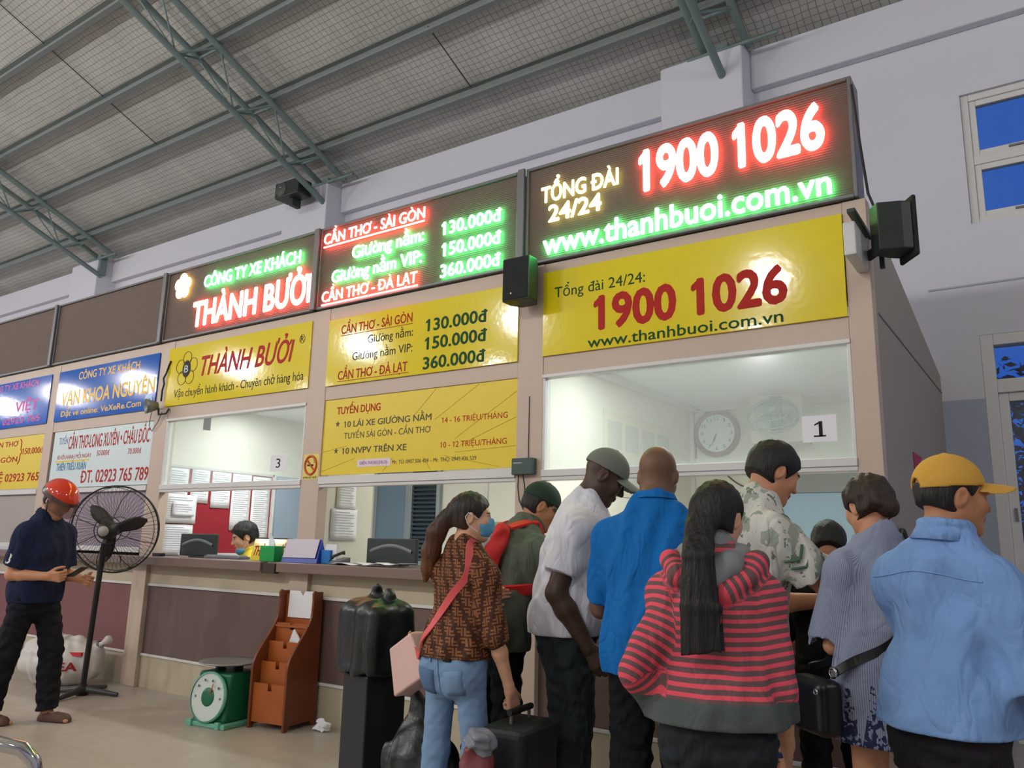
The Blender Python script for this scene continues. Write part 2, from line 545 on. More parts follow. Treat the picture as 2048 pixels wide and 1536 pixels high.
# booth roof and room ceilings, partitions and inner faces of the rear wall
struct(MB().add([(-11.8, FY+0.12, 3.24), (-0.83, FY+0.12, 3.24), (-0.83, BY, 2.78), (-11.8, BY, 2.78), (-11.8, FY+0.12, 3.28), (-0.83, FY+0.12, 3.28), (-0.83, BY, 2.82), (-11.8, BY, 2.82)],
       [(0,1,2,3), (7,6,5,4), (0,4,5,1), (1,5,6,2), (2,6,7,3), (3,7,4,0)]).build('ceiling_booth', ceil_in))
struct(MB().box(-9.44, -0.84, FY+0.10, BY-0.02, 2.70, 2.73).build('ceiling_room', ceil_in))
struct(MB().box(-9.6, -0.84, BY-0.05, BY-0.01, 0, 2.70).build('wall_room_back', cream))
struct(MB().box(-2.98, -2.92, FY+0.10, BY-0.05, 0, 2.70).build('wall_partition_right', cream))
struct(MB().box(-5.10, -5.04, FY+0.10, 5.17, 0, 2.70).build('wall_partition_middle', cream))
struct(MB().box(-7.34, -7.27, FY+0.10, BY-0.05, 0, 2.70).build('wall_partition_left', cream))
struct(MB().box(-0.86, -0.835, FY+0.10, BY-0.05, 0, 2.70).build('wall_room_right', cream))
struct(MB().box(-9.6, -9.5, FY+0.10, BY-0.05, 0, 2.70).build('wall_partition_far_left', cream))
# cornice in the right-hand room
struct(MB().box(-2.92, -2.86, FY+0.12, BY-0.05, 2.64, 2.70).box(-2.92, -0.86, BY-0.11, BY-0.05, 2.64, 2.70).build('trim_%d' % tn, white_trim)); tn += 1
struct(MB().box(-2.92, -2.88, BY-0.09, BY-0.05, 0, 2.66).build('trim_%d' % tn, white_trim)); tn += 1

# glazed hatches: window_2 (room 1) and window_3 (room 3), rail below, pane above the open hatch
wi = 2
for bi in (0, 2):
    a, b = BAYS[bi]
    s = MB()
    s.box(a, a+0.02, FY+0.0, FY+0.06, 1.80, 2.49); s.box(b-0.02, b, FY, FY+0.06, 1.80, 2.49)
    s.box(a, b, FY-0.01, FY+0.06, 2.465, 2.49)
    s.box(a, b, FY-0.012, FY+0.07, 1.80, 1.845); s.box(a, b, FY-0.004, FY+0.07, 1.775, 1.80)
    o = struct(s.build('window_%d' % wi, white_trim, bevel=0.004)); wi += 1
    MB().box(a+0.02, b-0.02, FY+0.025, FY+0.031, 1.845, 2.465).build('pane', dusty, o)
# rail under the recruitment board
struct(MB().box(-4.985, -3.06, FY-0.012, FY+0.07, 1.80, 1.86).box(-4.985, -3.06, FY, FY+0.06, 1.775, 1.80).build('trim_%d' % tn, white_trim, bevel=0.004)); tn += 1
# closed shutters of the two left booths
sh1 = mat('mauve_shutter', (146, 130, 142), 0.5, var=0.06, vscale=3)
sh2 = mat('grey_shutter', (168, 158, 150), 0.5, var=0.06, vscale=3)
for bi, m_ in ((3, sh1), (4, sh2)):
    a, b = BAYS[bi]
    struct(MB().box(a, b, FY+0.03, FY+0.05, 1.20, 1.82).build('window_%d' % wi, m_)); wi += 1
    for zz in (1.80, 1.20):
        struct(MB().box(a, b, FY-0.01, FY+0.05, zz, zz+0.05).build('trim_%d' % tn, white_trim, bevel=0.004)); tn += 1

# ------------------------------------------------------------------ roof steel
PY = [(6.70, 'lowest steel purlin, just above the white wall top'), (5.86, 'second steel purlin up from the white wall'),
      (5.03, 'third steel purlin up from the white wall'), (4.20, 'fourth steel purlin up, near the top of the photo'),
      (3.40, 'fifth steel purlin up, crossing the top left corner')]
for y, lab in PY:
    z = roof_z(y)
    c = MB()
    c.box(-42, 11, y-0.035, y+0.035, z-0.035, z-0.028)        # top flange
    c.box(-42, 11, y+0.028, y+0.035, z-0.16, z-0.028)
    c.box(-42, 11, y-0.035, y+0.035, z-0.167, z-0.16)
    c.box(-42, 11, y-0.035, y-0.030, z-0.16, z-0.14)
    tag(c.build('roof_purlin', steel_d), lab, 'roof beam', 'steel purlins under the roof')
# triangular lattice trusses
def truss(x, label):
    r = thing('roof_truss', label, 'roof truss', (x, 7.1, roof_z(7.1)), 0, 'lattice trusses under the roof')
    def P(dx, y, dz): return (dx, y-7.1, roof_z(y)+dz-roof_z(7.1))
    ya, yb = 7.15, -3.8
    tops = (-0.21, 0.21)
    for dx in tops: MB().tube([P(dx, ya, -0.215), P(dx, yb, -0.215)], 0.040, 12).build('top_chord', steel, r)
    MB().tube([P(0, ya-0.10, -0.62), P(0, yb, -0.62)], 0.040, 12).build('bottom_chord', steel, r)
    wb_ = MB(); y = 6.72; i = 0
    while y > 2.0:
        for dx in tops:
            wb_.tube([P(dx, y, -0.215), P(0, y-0.42, -0.62)], 0.015, 8)
            wb_.tube([P(0, y-0.42, -0.62), P(dx, y-0.84, -0.215)], 0.011, 8)
        wb_.tube([P(-0.21, y, -0.215), P(0.21, y, -0.215)], 0.018, 8)
        y -= 0.84
    wb_.build('lattice', steel, r)
    MB().box(-0.06, 0.06, -0.12, -0.0, -0.215-0.25-0.12, -0.22).build('foot_post', steel, r)
    MB().tube([P(-0.35, 6.98, -0.34), P(0.55, 6.98, -0.34)], 0.022, 8).build('foot_brace', steel, r)
truss(-2.40, 'lattice steel roof truss at the top right, above the red number display')
truss(-8.05, 'lattice steel roof truss landing on the pilaster beside the loudspeaker')
truss(-13.85, 'lattice steel roof truss at the far left edge of the photo')
# sag rods between purlins
rodm = mat('dark_rod', (70, 74, 74), 0.5)
for x, ya, yb, lab in ((-10.4, 3.42, 4.18, 'thin sag rod at the top left corner of the roof'), (-10.4, 4.22, 5.01, 'thin sag rod left of the middle truss, upper of two'),
                       (-10.4, 5.05, 5.84, 'thin sag rod left of the middle truss, lower of two'), (-5.3, 5.88, 6.68, 'thin sag rod right of the middle truss')):
    tag(MB().tube([(x, ya, roof_z(ya)-0.06), (x, yb, roof_z(yb)-0.06)], 0.007, 8).build('sag_rod', rodm), lab, 'rod', 'sag rods between purlins')

# ------------------------------------------------------------------ outside, seen through the door
struct(MB().box(-12, 30, BY+TH, 40, -0.12, -0.02).build('ground_outside', mat('dark_paving', (70, 70, 76), 0.8)))
tag(MB().box(-4, 14, 17.0, 17.25, 0, 1.75).build('boundary_wall', mat('dark_violet_wall', (74, 72, 104), 0.8, var=0.2)), 'low dark boundary wall beyond the glazed door', 'wall')
# ================================================================== LED displays
ledface = mat('led_louvre_face', (104, 88, 78), 0.6)
k = NB(ledface); oz = k.obj()['Z']
k.bump(k.m('SINE', k.m('MULTIPLY', oz, 420)), 0.35, 0.004)
ledframe = mat('led_grey_frame', (108, 108, 110), 0.4, 0.3)
def glow(name, c, s):
    m = mat(name, (30, 30, 30), 0.5)
    b = m.node_tree.nodes['Principled BSDF']
    b.inputs['Base Color'].default_value = (0.02, 0.02, 0.02, 1)
    b.inputs['Emission Color'].default_value = (c[0], c[1], c[2], 1)
    b.inputs['Emission Strength'].default_value = s
    return m
red_led = glow('red_led', (1.0, 0.088, 0.075), 26)
green_led = glow('green_led', (0.10, 1.0, 0.26), 26)
yellow_led = glow('yellow_led', (1.0, 0.95, 0.30), 5)
amber_led = glow('amber_led', (1.0, 0.62, 0.20), 7)

def led_board(label, x0, x1, lines, z0=3.285, z1=4.02):
    fy = FY-0.03
    r = thing('led_display', label, 'LED display', ((x0+x1)/2, FY, z0), 0, 'LED displays above the booths')
    O = ((x0+x1)/2, FY, z0)
    def L(mb, name, m, **kw):
        o = mb.build(name, m, r, **kw)
        for v in o.data.vertices: v.co -= Vector(O)
        return o
    L(MB().box(x0+0.02, x1-0.02, fy+0.018, FY+0.15, z0+0.02, z1-0.02), 'housing', ledface)
    fr = MB(); ring(fr, x0, x1, z0, z1, 0.022, fy, FY+0.155)
    L(fr, 'frame', ledframe, bevel=0.004)
    ty = fy+0.002-0.012
    for body, m, a, b, z, cap, bold in lines:
        lettering(body, m, r, a, b, z, cap, ty, bold, depth=0.008, org=O, name='lettering', res=5 if cap > .2 else 3)
    return r, O, ty

r1, O1, ty = led_board('lit LED display with a yellow flower, green line and big red two-word name', -7.42, -5.19, [
    ('CÔNG TY XE KHÁCH', green_led, -6.772, -5.381, 3.755, 0.115, 0.012), ('THÀNH BƯỞI', red_led, -6.913, -5.217, 3.375, 0.24, 0.03)])
fm = MB()
def flower(mb, cx, cz, rp, ro, y0, y1, n=5):
    for i in range(n):
        an = math.pi/2+2*math.pi*i/n
        px, pz = cx+ro*math.cos(an), cz+ro*math.sin(an)
        poly = [(px+rp*math.cos(t*math.pi/8), pz+rp*math.sin(t*math.pi/8)) for t in range(16)]
        mb.prism(poly, lambda u, v, d: (u, d, v), y1, y0)
flower(fm, -7.13, 3.83, 0.062, 0.075, ty, ty+0.008)
o = fm.build('flower_emblem', amber_led, r1)
for v in o.data.vertices: v.co -= Vector(O1)

r2, O2, _ = led_board('lit LED display with a green price list under red underlined town names', -5.15, -3.06, [
    ('CẦN THƠ - SÀI GÒN', red_led, -5.088, -3.949, 3.858, 0.092, 0.008), ('Giường nằm:', green_led, -4.732, -3.948, 3.667, 0.104, 0.012),
    ('Giường nằm VIP:', green_led, -4.960, -3.959, 3.491, 0.104, 0.012), ('CẦN THƠ - ĐÀ LẠT', red_led, -5.065, -4.000, 3.335, 0.090, 0.008),
    ('130.000đ', green_led, -3.768, -3.208, 3.672, 0.100, 0.012), ('150.000đ', green_led, -3.759, -3.207, 3.499, 0.100, 0.012), ('360.000đ', green_led, -3.765, -3.207, 3.328, 0.100, 0.012)])
for a, b, z in ((-5.088, -3.949, 3.828), (-5.065, -3.99, 3.305)):
    o = MB().box(a, b, ty, ty+0.008, z, z+0.011).build('underline', red_led, r2)
    for v in o.data.vertices: v.co -= Vector(O2)
r3, O3, _ = led_board('lit LED display with the big red hotline number at the right end', -3.0, -0.79, [
    ('TỔNG ĐÀI', yellow_led, -2.864, -2.258, 3.722, 0.112, 0.022), ('24/24', yellow_led, -2.803, -2.385, 3.568, 0.118, 0.022),
    ('1900 1026', red_led, -2.110, -0.945, 3.630, 0.268, 0.035), ('www.thanhbuoi.com.vn', green_led, -2.844, -0.925, 3.332, 0.150, 0.018)])
for x0, x1, lab in ((-9.63, -7.46, 'dark switched-off LED display left of the flower display'), (-11.86, -9.67, 'dark switched-off LED display at the left edge of the photo')):
    led_board(lab, x0, x1, [])
# thin grey cover strips between displays
for x, lab in ((-3.03, 'green-lit grey strip between the price display and the number display'), (-5.17, 'grey strip between flower display and price display'),
               (-7.44, 'grey strip left of the flower display'), (-9.65, 'grey strip between the two dark displays')):
    tag(MB().box(x-0.0275, x+0.0275, FY-0.055, FY-0.0325, 3.285, 4.02).build('cover_strip', ledframe, bevel=0.003), lab, 'metal strip', 'strips between LED displays')

# ================================================================== printed boards
def board_mat(name, rgb, rough=0.085):
    m = mat(name, rgb, rough, spec=0.6, coat=0.0)
    k = NB(m); k.bump(k.noise(26, 2), 0.035, 0.01)
    return m
yel = board_mat('yellow_board', (226, 204, 24))
yel2 = mat('yellow_print', (228, 200, 40), 0.4, var=0.04)
blu = board_mat('blue_board', (18, 92, 190))
redt = mat('red_print', (176, 34, 24), 0.5, spec=.15)
grnt = mat('dark_green_print', (10, 72, 32), 0.5, spec=.15)
blkt = mat('black_print', (30, 30, 26), 0.5, spec=.15)
yelt = mat('yellow_letter', (240, 190, 40), 0.4)
magt = mat('magenta_letter', (206, 36, 150), 0.4)
paper = mat('white_paper', (232, 232, 236), 0.7)
whb = mat('pale_vinyl', (206, 220, 222), 0.4)
BYF = FY-0.012      # front face of mounted boards
def sign(label, x0, x1, z0, z1, m, lines, cat='sign', group=None, y=None, th=0.012, name='sign_board'):
    yy = BYF if y is None else y
    O = ((x0+x1)/2, yy, z0)
    r = thing(name, label, cat, O, 0, group)
    o = MB().box(x0-O[0], x1-O[0], 0, th, 0, z1-z0).build('board', m, r, bevel=0.0015)
    for ln in lines:
        body, mm, a, b, z, cap = ln[:6]
        kw = ln[6] if len(ln) > 6 else {}
        lettering(body, mm, r, a, b, z, cap, yy-0.0012, depth=0.0014, org=O, **kw)
    return r, O
def rel(o, O):
    for v in o.data.vertices: v.co -= Vector(O)
    return o
YG = 'yellow company boards under the displays'
# --- hotline board
s3, O = sign('yellow board with a big red hotline number, right end of the booths', -2.85, -0.888, 2.615, 3.21, yel, [
    ('Tổng đài 24/24:', grnt, -2.758, -2.084, 3.016, 0.072), ('1900 1026', redt, -2.455, -1.20, 2.752, 0.215, dict(bold=0.035)),
    ('www.thanhbuoi.com.vn', grnt, -2.499, -1.231, 2.632, 0.071, dict(bold=0.008))], group=YG)
# --- price board
s2, O = sign('yellow price board under the red and green price display', -4.977, -3.057, 2.604, 3.17, yel, [
    ('CẦN THƠ - SÀI GÒN', redt, -4.827, -4.048, 3.032, 0.073, dict(bold=0.01)), ('Giường nằm:', blkt, -4.515, -4.036, 2.917, 0.066),
    ('Giường nằm VIP:', blkt, -4.678, -4.034, 2.792, 0.066), ('CẦN THƠ - ĐÀ LẠT', redt, -4.832, -4.075, 2.645, 0.072, dict(bold=0.01)),
    ('130.000đ', grnt, -3.906, -3.326, 2.933, 0.091, dict(bold=0.022)), ('150.000đ', grnt, -3.908, -3.326, 2.790, 0.091, dict(bold=0.022)), ('360.000đ', grnt, -3.919, -3.334, 2.638, 0.090, dict(bold=0.022))], group=YG)
for a, b, z in ((-4.827, -4.04, 3.014), (-4.832, -4.06, 2.628)):
    rel(MB().box(a, b, BYF-0.0012, BYF+0.0002, z, z+0.005).build('underline', redt, s2), O)
# --- name board
s1, O = sign('yellow board with red slanted name and flower ring logo', -7.27, -5.193, 2.613, 3.20, yel, [
    ('THÀNH BƯỞI', redt, -6.724, -5.399, 2.873, 0.185, dict(bold=0.018, shear=0.25)), ('Vận chuyển hành khách - Chuyên chở hàng hóa', blkt, -7.121, -5.251, 2.69, 0.078),
    ('R', blkt, -5.322, -5.280, 3.030, 0.05)], group=YG)
lg = MB()
for i in range(5):
    an = math.pi/2+2*math.pi*i/5
    cx, cz = -6.955+0.105*math.cos(an), 2.965+0.105*math.sin(an)
    lg.tube([(cx+0.068*math.cos(t*math.pi/12), BYF-0.001, cz+0.068*math.sin(t*math.pi/12)) for t in range(24)], 0.003, 5, closed=True)
rel(lg.build('flower_ring_logo', mat('brown_print', (96, 80, 20), 0.4), s1), O)
rel(MB().prism([(-6.955+0.066*math.cos(t*math.pi/16), 2.965+0.085*math.sin(t*math.pi/16)) for t in range(32)], lambda u, v, d: (u, d, v), BYF+0.0006, BYF-0.0018).build('logo_disc', blkt, s1), O)
lettering('B', whb, s1, -6.99, -6.925, 2.93, 0.07, BYF-0.003, depth=0.001, org=O)
rel(MB().tube([(-5.301+0.033*math.cos(t*math.pi/10), BYF-0.001, 3.054+0.038*math.sin(t*math.pi/10)) for t in range(20)], 0.0022, 5, closed=True).build('mark_ring', blkt, s1), O)
# --- recruitment banner
dk = mat('olive_print', (52, 50, 26), 0.4)
rc, O = sign('yellow printed recruitment banner above the middle counter', -4.985, -3.062, 1.872, 2.488, yel2, [
    ('TUYỂN DỤNG', redt, -4.840, -4.357, 2.363, 0.058, dict(bold=0.014)), ('10 LÁI XE GIƯỜNG NẰM', dk, -4.749, -3.833, 2.251, 0.048, dict(bold=0.006)),
    ('TUYẾN SÀI GÒN - CẦN THƠ', dk, -4.741, -3.833, 2.158, 0.048), ('10 NVPV TRÊN XE', dk, -4.752, -4.066, 2.036, 0.048, dict(bold=0.006)),
    ('14 - 16 TRIỆU/THÁNG', redt, -3.731, -3.143, 2.219, 0.041), ('10 - 12 TRIỆU/THÁNG', redt, -3.736, -3.146, 2.037, 0.041),
    ('Mr. TÚ: 0907.506 424 – Mr. THỌ: 0949.436 539', dk, -4.205, -3.404, 1.936, 0.029)], cat='banner', y=FY+0.012, name='recruitment_banner')
rel(MB().box(-4.575, -4.22, FY+0.010, FY+0.0125, 1.925, 1.985).build('pill_panel', mat('pale_pink', (226, 206, 214), 0.4), rc, bevel=0.001), O)
lettering('ĐIỆN THOẠI (ZALO):', mat('violet_print', (150, 96, 170), 0.4), rc, -4.544, -4.247, 1.943, 0.024, FY+0.0085, depth=0.0015, org=O)
for cx, cz in ((-4.822, 2.283), (-4.822, 2.064)):
    poly = [((0.026 if i % 2 == 0 else 0.011)*math.cos(math.pi/2+i*math.pi/5)+cx, (0.026 if i % 2 == 0 else 0.011)*math.sin(math.pi/2+i*math.pi/5)+cz) for i in range(10)]
    rel(MB().prism(poly, lambda u, v, d: (u, d, v), FY+0.0125, FY+0.0105).build('star', dk, rc), O)
# faint radiating lines and dotted corner printed on the banner
ln = MB()
for (xa, za, xb, zb) in ((-3.6, 2.10, -3.07, 2.40), (-3.55, 2.05, -3.07, 2.22), (-3.6, 2.0, -3.07, 2.02), (-3.7, 1.98, -3.2, 1.88), (-3.9, 1.98, -3.82, 1.88), (-4.2, 1.99, -4.3, 1.88), (-4.6, 2.0, -4.98, 1.90), (-4.7, 2.1, -4.98, 2.06), (-4.0, 2.3, -3.8, 2.48), (-3.8, 2.25, -3.4, 2.48)):
    ln.tube([(xa, FY+0.0115, za), (xb, FY+0.0115, zb)], 0.0016, 4)
rel(ln.build('printed_line', mat('ochre_print', (196, 160, 30), 0.4), rc), O)

# --- blue board of the next company
b4, O = sign('blue board with yellow lettering and a round badge, above the white fare banner', -9.43, -7.44, 2.605, 3.185, blu, [
    ('CÔNG TY XE KHÁCH', yelt, -8.988, -7.781, 3.056, 0.085, dict(bold=0.01)), ('VẠN KHOA NGUYÊN', yelt, -9.310, -7.470, 2.783, 0.150, dict(bold=0.025)),
    ('Đặt vé online: VeXeRe.Com', yelt, -9.287, -7.682, 2.655, 0.062, dict(bold=0.012))], group='blue company boards on the left')
rel(MB().prism([(-7.56+0.07*math.cos(t*math.pi/12), 2.70+0.07*math.sin(t*math.pi/12)) for t in range(24)], lambda u, v, d: (u, d, v), BYF+0.001, BYF-0.002).build('round_badge', mat('light_blue_badge', (150, 190, 226), 0.3), b4), O)
lettering('18', blu, b4, -7.60, -7.52, 2.675, 0.05, BYF-0.003, depth=0.001, org=O)
# --- white fare banner
f4, O = sign('white fare banner with red town names and phone number', -9.40, -7.44, 1.858, 2.488, whb, [
    ('TUYẾN', mat('violet_blue_print', (70, 74, 160), 0.4), -9.282, -9.096, 2.343, 0.074), ('CẦN THƠ-LONG XUYÊN • CHÂU ĐỐC', redt, -9.071, -7.500, 2.282, 0.140, dict(bold=0.008)),
    ('KHỞI HÀNH MỖI NGÀY', redt, -9.270, -8.564, 2.174, 0.043), ('50.000đ', redt, -8.457, -8.213, 2.183, 0.057), ('70.000đ', redt, -7.863, -7.621, 2.175, 0.057),
    ('THIÊN TRIỀU XUÂN', mat('teal_print', (40, 120, 160), 0.4), -9.269, -8.646, 2.049, 0.079, dict(bold=0.012)), ('ĐT. 02923 765 789', redt, -8.724, -7.451, 1.904, 0.127, dict(bold=0.012))], cat='banner', y=FY+0.012, name='fare_banner')
rel(MB().box(-9.30, -8.60, FY+0.0105, FY+0.0125, 2.138, 2.158).build('yellow_underline', yel2, f4), O)
# --- far left booth boards
b5, O = sign('blue board with magenta lettering at the left edge of the photo', -11.58, -9.60, 2.605, 3.18, blu, [
    ('CÔNG TY XE KHÁCH', magt, -11.2, -9.898, 3.080, 0.075, dict(bold=0.015)), ('VIỆT', magt, -10.404, -9.841, 2.796, 0.115, dict(bold=0.02)),
    ('ĐT. 02923 765', magt, -11.1, -9.75, 2.648, 0.074, dict(bold=0.015))], group='blue company boards on the left')
y5, O = sign('yellow banner with orange-red fare lines at the left edge of the photo', -11.58, -9.60, 1.865, 2.49, yel2, [
    ('CẦN THƠ', redt, -10.95, -10.242, 2.378, 0.062, dict(bold=0.01)), ('150.000đ', redt, -10.122, -9.62, 2.271, 0.070, dict(bold=0.01)), ('SÀI GÒN', redt, -10.95, -10.219, 2.190, 0.062, dict(bold=0.01)),
    ('L.HỆ 02923 765', redt, -10.9, -9.64, 1.957, 0.090, dict(bold=0.014))], cat='banner', y=FY+0.012, name='fare_banner')
rel(MB().tube([(-10.2, FY+0.011, 2.46), (-10.16, FY+0.011, 2.42), (-10.16, FY+0.011, 2.33), (-10.13, FY+0.011, 2.30), (-10.16, FY+0.011, 2.27), (-10.16, FY+0.011, 2.20), (-10.2, FY+0.011, 2.16)], 0.006, 6).build('brace_mark', redt, y5), O)
# --- small notices
n3, O = sign('white paper with the number 3 on the left hatch glass', -5.63, -5.42, 1.925, 2.065, paper, [('3', blkt, -5.555, -5.50, 1.955, 0.078)], cat='paper notice', y=FY+0.020, th=0.0015, name='number_card', group='numbered cards on the hatch glass')
n1, O = sign('white paper with the number 1 on the right hatch glass', -1.165, -0.985, 1.94, 2.085, paper, [('1', blkt, -1.100, -1.058, 1.968, 0.085)], cat='paper notice', y=FY+0.020, th=0.0015, name='number_card', group='numbered cards on the hatch glass')
rel(MB().box(-1.105, -1.042, FY+.0188, FY+.0205, 1.968, 1.976).build('foot_serif', blkt, n1), O)
ns, O = sign('yellow no-smoking sign on the post left of the recruitment banner', -5.185, -5.0, 1.842, 2.05, mat('pale_yellow_sticker', (226, 206, 96), 0.4), [('KHÔNG HÚT THUỐC', dk, -5.175, -5.01, 1.85, 0.016)], y=FY-0.002, th=0.003, name='no_smoking_sign')
prr = mat('orange_red_print', (196, 74, 30), 0.4)
rel(MB().tube([(-5.093+0.068*math.cos(t*math.pi/16), FY-0.003, 1.958+0.075*math.sin(t*math.pi/16)) for t in range(32)], 0.010, 6, closed=True).build('prohibition_ring', prr, ns), O)
rel(MB().tube([(-5.145, FY-0.004, 2.01), (-5.04, FY-0.004, 1.906)], 0.008, 6).build('prohibition_bar', prr, ns), O)
rel(MB().box(-5.135, -5.06, FY-0.0035, FY, 1.952, 1.965).build('cigarette', blkt, ns), O)
rel(MB().tube([(-5.06, FY-0.003, 1.975), (-5.05, FY-0.003, 1.99), (-5.062, FY-0.003, 2.0), (-5.05, FY-0.003, 2.015)], 0.002, 5).build('smoke', blkt, ns), O)
# ================================================================== people: distance-field bodies
import openvdb as vdb
V3 = lambda *a: np.array(a, dtype=np.float64)
def nrm(v):
    v = np.asarray(v, float); return v/np.linalg.norm(v)
def rotx(a): c, s = math.cos(a), math.sin(a); return np.array([[1,0,0],[0,c,-s],[0,s,c]])
def roty(a): c, s = math.cos(a), math.sin(a); return np.array([[c,0,s],[0,1,0],[-s,0,c]])
def rotz(a): c, s = math.cos(a), math.sin(a); return np.array([[c,-s,0],[s,c,0],[0,0,1]])
D2R = math.radians

class Field:
    """a block of signed distances; shapes are blended in and the zero surface is meshed"""
    def __init__(s, lo, hi, h):
        s.lo = np.asarray(lo, float); s.h = h
        s.n = np.ceil((np.asarray(hi, float)-s.lo)/h).astype(int)+1
        s.a = np.full(s.n, 0.2, np.float32)
    def blk(s, lo, hi):
        i0 = np.clip(np.floor((np.asarray(lo)-s.lo)/s.h).astype(int), 0, s.n)
        i1 = np.clip(np.ceil((np.asarray(hi)-s.lo)/s.h).astype(int)+1, 0, s.n)
        if np.any(i1 <= i0): return None
        sl = tuple(slice(a, b) for a, b in zip(i0, i1))
        x, y, z = [(s.lo[k]+np.arange(i0[k], i1[k])*s.h).astype(np.float32) for k in range(3)]
        return sl, x[:,None,None], y[None,:,None], z[None,None,:]
    def mixin(s, fn, lo, hi, k=0.02, mode='u'):
        m = k+0.03
        b = s.blk(np.asarray(lo)-m, np.asarray(hi)+m)
        if b is None: return s
        sl, x, y, z = b
        d = fn(x, y, z)
        a = s.a[sl]
        if mode == 'u':
            if k <= 1e-6: s.a[sl] = np.minimum(a, d)
            else:
                h = np.clip(0.5+0.5*(d-a)/k, 0, 1); s.a[sl] = d*(1-h)+a*h-k*h*(1-h)
        else:               # subtract d
            d = -d
            if k <= 1e-6: s.a[sl] = np.maximum(a, d)
            else:
                h = np.clip(0.5-0.5*(d-a)/k, 0, 1); s.a[sl] = d*(1-h)+a*h+k*h*(1-h)
        return s
    def cone(s, A, B, ra, rb, k=0.02, mode='u', flat=False, hollow=0.0):
        A = np.asarray(A, float); B = np.asarray(B, float); ax = B-A; L2 = ax@ax; L = math.sqrt(L2)+1e-9
        def fn(x, y, z):
            px, py, pz = x-A[0], y-A[1], z-A[2]
            t0 = (px*ax[0]+py*ax[1]+pz*ax[2])/L2
            t = np.clip(t0, 0, 1)
            d = np.sqrt((px-t*ax[0])**2+(py-t*ax[1])**2+(pz-t*ax[2])**2)
            r = ra+t*(rb-ra)
            e = d-r
            if flat: e = np.maximum(e, (t0-1)*L)
            if hollow: e = np.maximum(e, np.minimum(0.2, -np.maximum(d-(r-hollow), (1-t0)*L-0.05)))
            return e
        R = max(ra, rb)
        return s.mixin(fn, np.minimum(A, B)-R, np.maximum(A, B)+R, k, mode)
    def ell(s, c, r, k=0.02, R=None, mode='u', warp=None):
        c = np.asarray(c, float); R = np.eye(3) if R is None else R
        def fn(x, y, z):
            px, py, pz = x-c[0], y-c[1], z-c[2]
            q = [px*R[0,i]+py*R[1,i]+pz*R[2,i] for i in range(3)]
            if warp: q = warp(*q)
            k0 = np.sqrt((q[0]/r[0])**2+(q[1]/r[1])**2+(q[2]/r[2])**2)
            k1 = np.sqrt((q[0]/r[0]**2)**2+(q[1]/r[1]**2)**2+(q[2]/r[2]**2)**2)+1e-6
            return k0*(k0-1)/k1
        m = max(r)+(0.03 if warp else 0)
        return s.mixin(fn, c-m, c+m, k, mode)
    def etube(s, A, B, wa, wb, xa, xb=None, k=0.03, p=2.3):
        """elliptical tube; wa, wb = (half width, half depth); xa, xb = width directions"""
        A = np.asarray(A, float); B = np.asarray(B, float); ax = B-A; L2 = ax@ax; T = ax/math.sqrt(L2)
        xb = xa if xb is None else xb
        ua = np.asarray(xa, float); ub = np.asarray(xb, float)
        ua = nrm(ua-T*(ua@T)); ub = nrm(ub-T*(ub@T))
        def fn(x, y, z):
            px, py, pz = x-A[0], y-A[1], z-A[2]
            t0 = (px*ax[0]+py*ax[1]+pz*ax[2])/L2
            t = np.clip(t0, 0, 1)
            qx, qy, qz = px-t*ax[0], py-t*ax[1], pz-t*ax[2]
            ux, uy, uz = [ua[i]*(1-t)+ub[i]*t for i in range(3)]
            l = np.sqrt(ux*ux+uy*uy+uz*uz); ux, uy, uz = ux/l, uy/l, uz/l
            vx, vy, vz = T[1]*uz-T[2]*uy, T[2]*ux-T[0]*uz, T[0]*uy-T[1]*ux
            w = wa[0]+t*(wb[0]-wa[0]); d = wa[1]+t*(wb[1]-wa[1]); m = np.minimum(w, d)
            a = np.abs(qx*ux+qy*uy+qz*uz)/w; b = np.abs(qx*vx+qy*vy+qz*vz)/d
            c = (t0-t)*math.sqrt(L2)/m
            k0 = (a**p+b**p+np.abs(c)**p)**(1/p)
            g = np.sqrt((a/w)**2+(b/d)**2+(c/m)**2)+1e-5
            return np.maximum(k0*(k0-1)/g*0.85, (k0-1)*m*0.6)
        R = max(max(wa), max(wb))
        return s.mixin(fn, np.minimum(A, B)-R, np.maximum(A, B)+R, k)
    def box(s, c, hf, R=None, r=0.01, k=0.01, mode='u'):
        c = np.asarray(c, float); R = np.eye(3) if R is None else R
        def fn(x, y, z):
            px, py, pz = x-c[0], y-c[1], z-c[2]
            q = [np.abs(px*R[0,i]+py*R[1,i]+pz*R[2,i])-(hf[i]-r) for i in range(3)]
            return np.sqrt(np.maximum(q[0],0)**2+np.maximum(q[1],0)**2+np.maximum(q[2],0)**2)+np.minimum(np.maximum(np.maximum(q[0],q[1]),q[2]),0)-r
        m = np.linalg.norm(hf)
        return s.mixin(fn, c-m, c+m, k, mode)
    def cut(s, P, n, lo=None, hi=None):
        """remove what lies on the side of P that n points to"""
        n = nrm(n); P = np.asarray(P, float)
        b = s.blk(s.lo if lo is None else lo, s.lo+s.n*s.h if hi is None else hi)
        if b is None: return s
        sl, x, y, z = b
        s.a[sl] = np.maximum(s.a[sl], (x-P[0])*n[0]+(y-P[1])*n[1]+(z-P[2])*n[2])
        return s
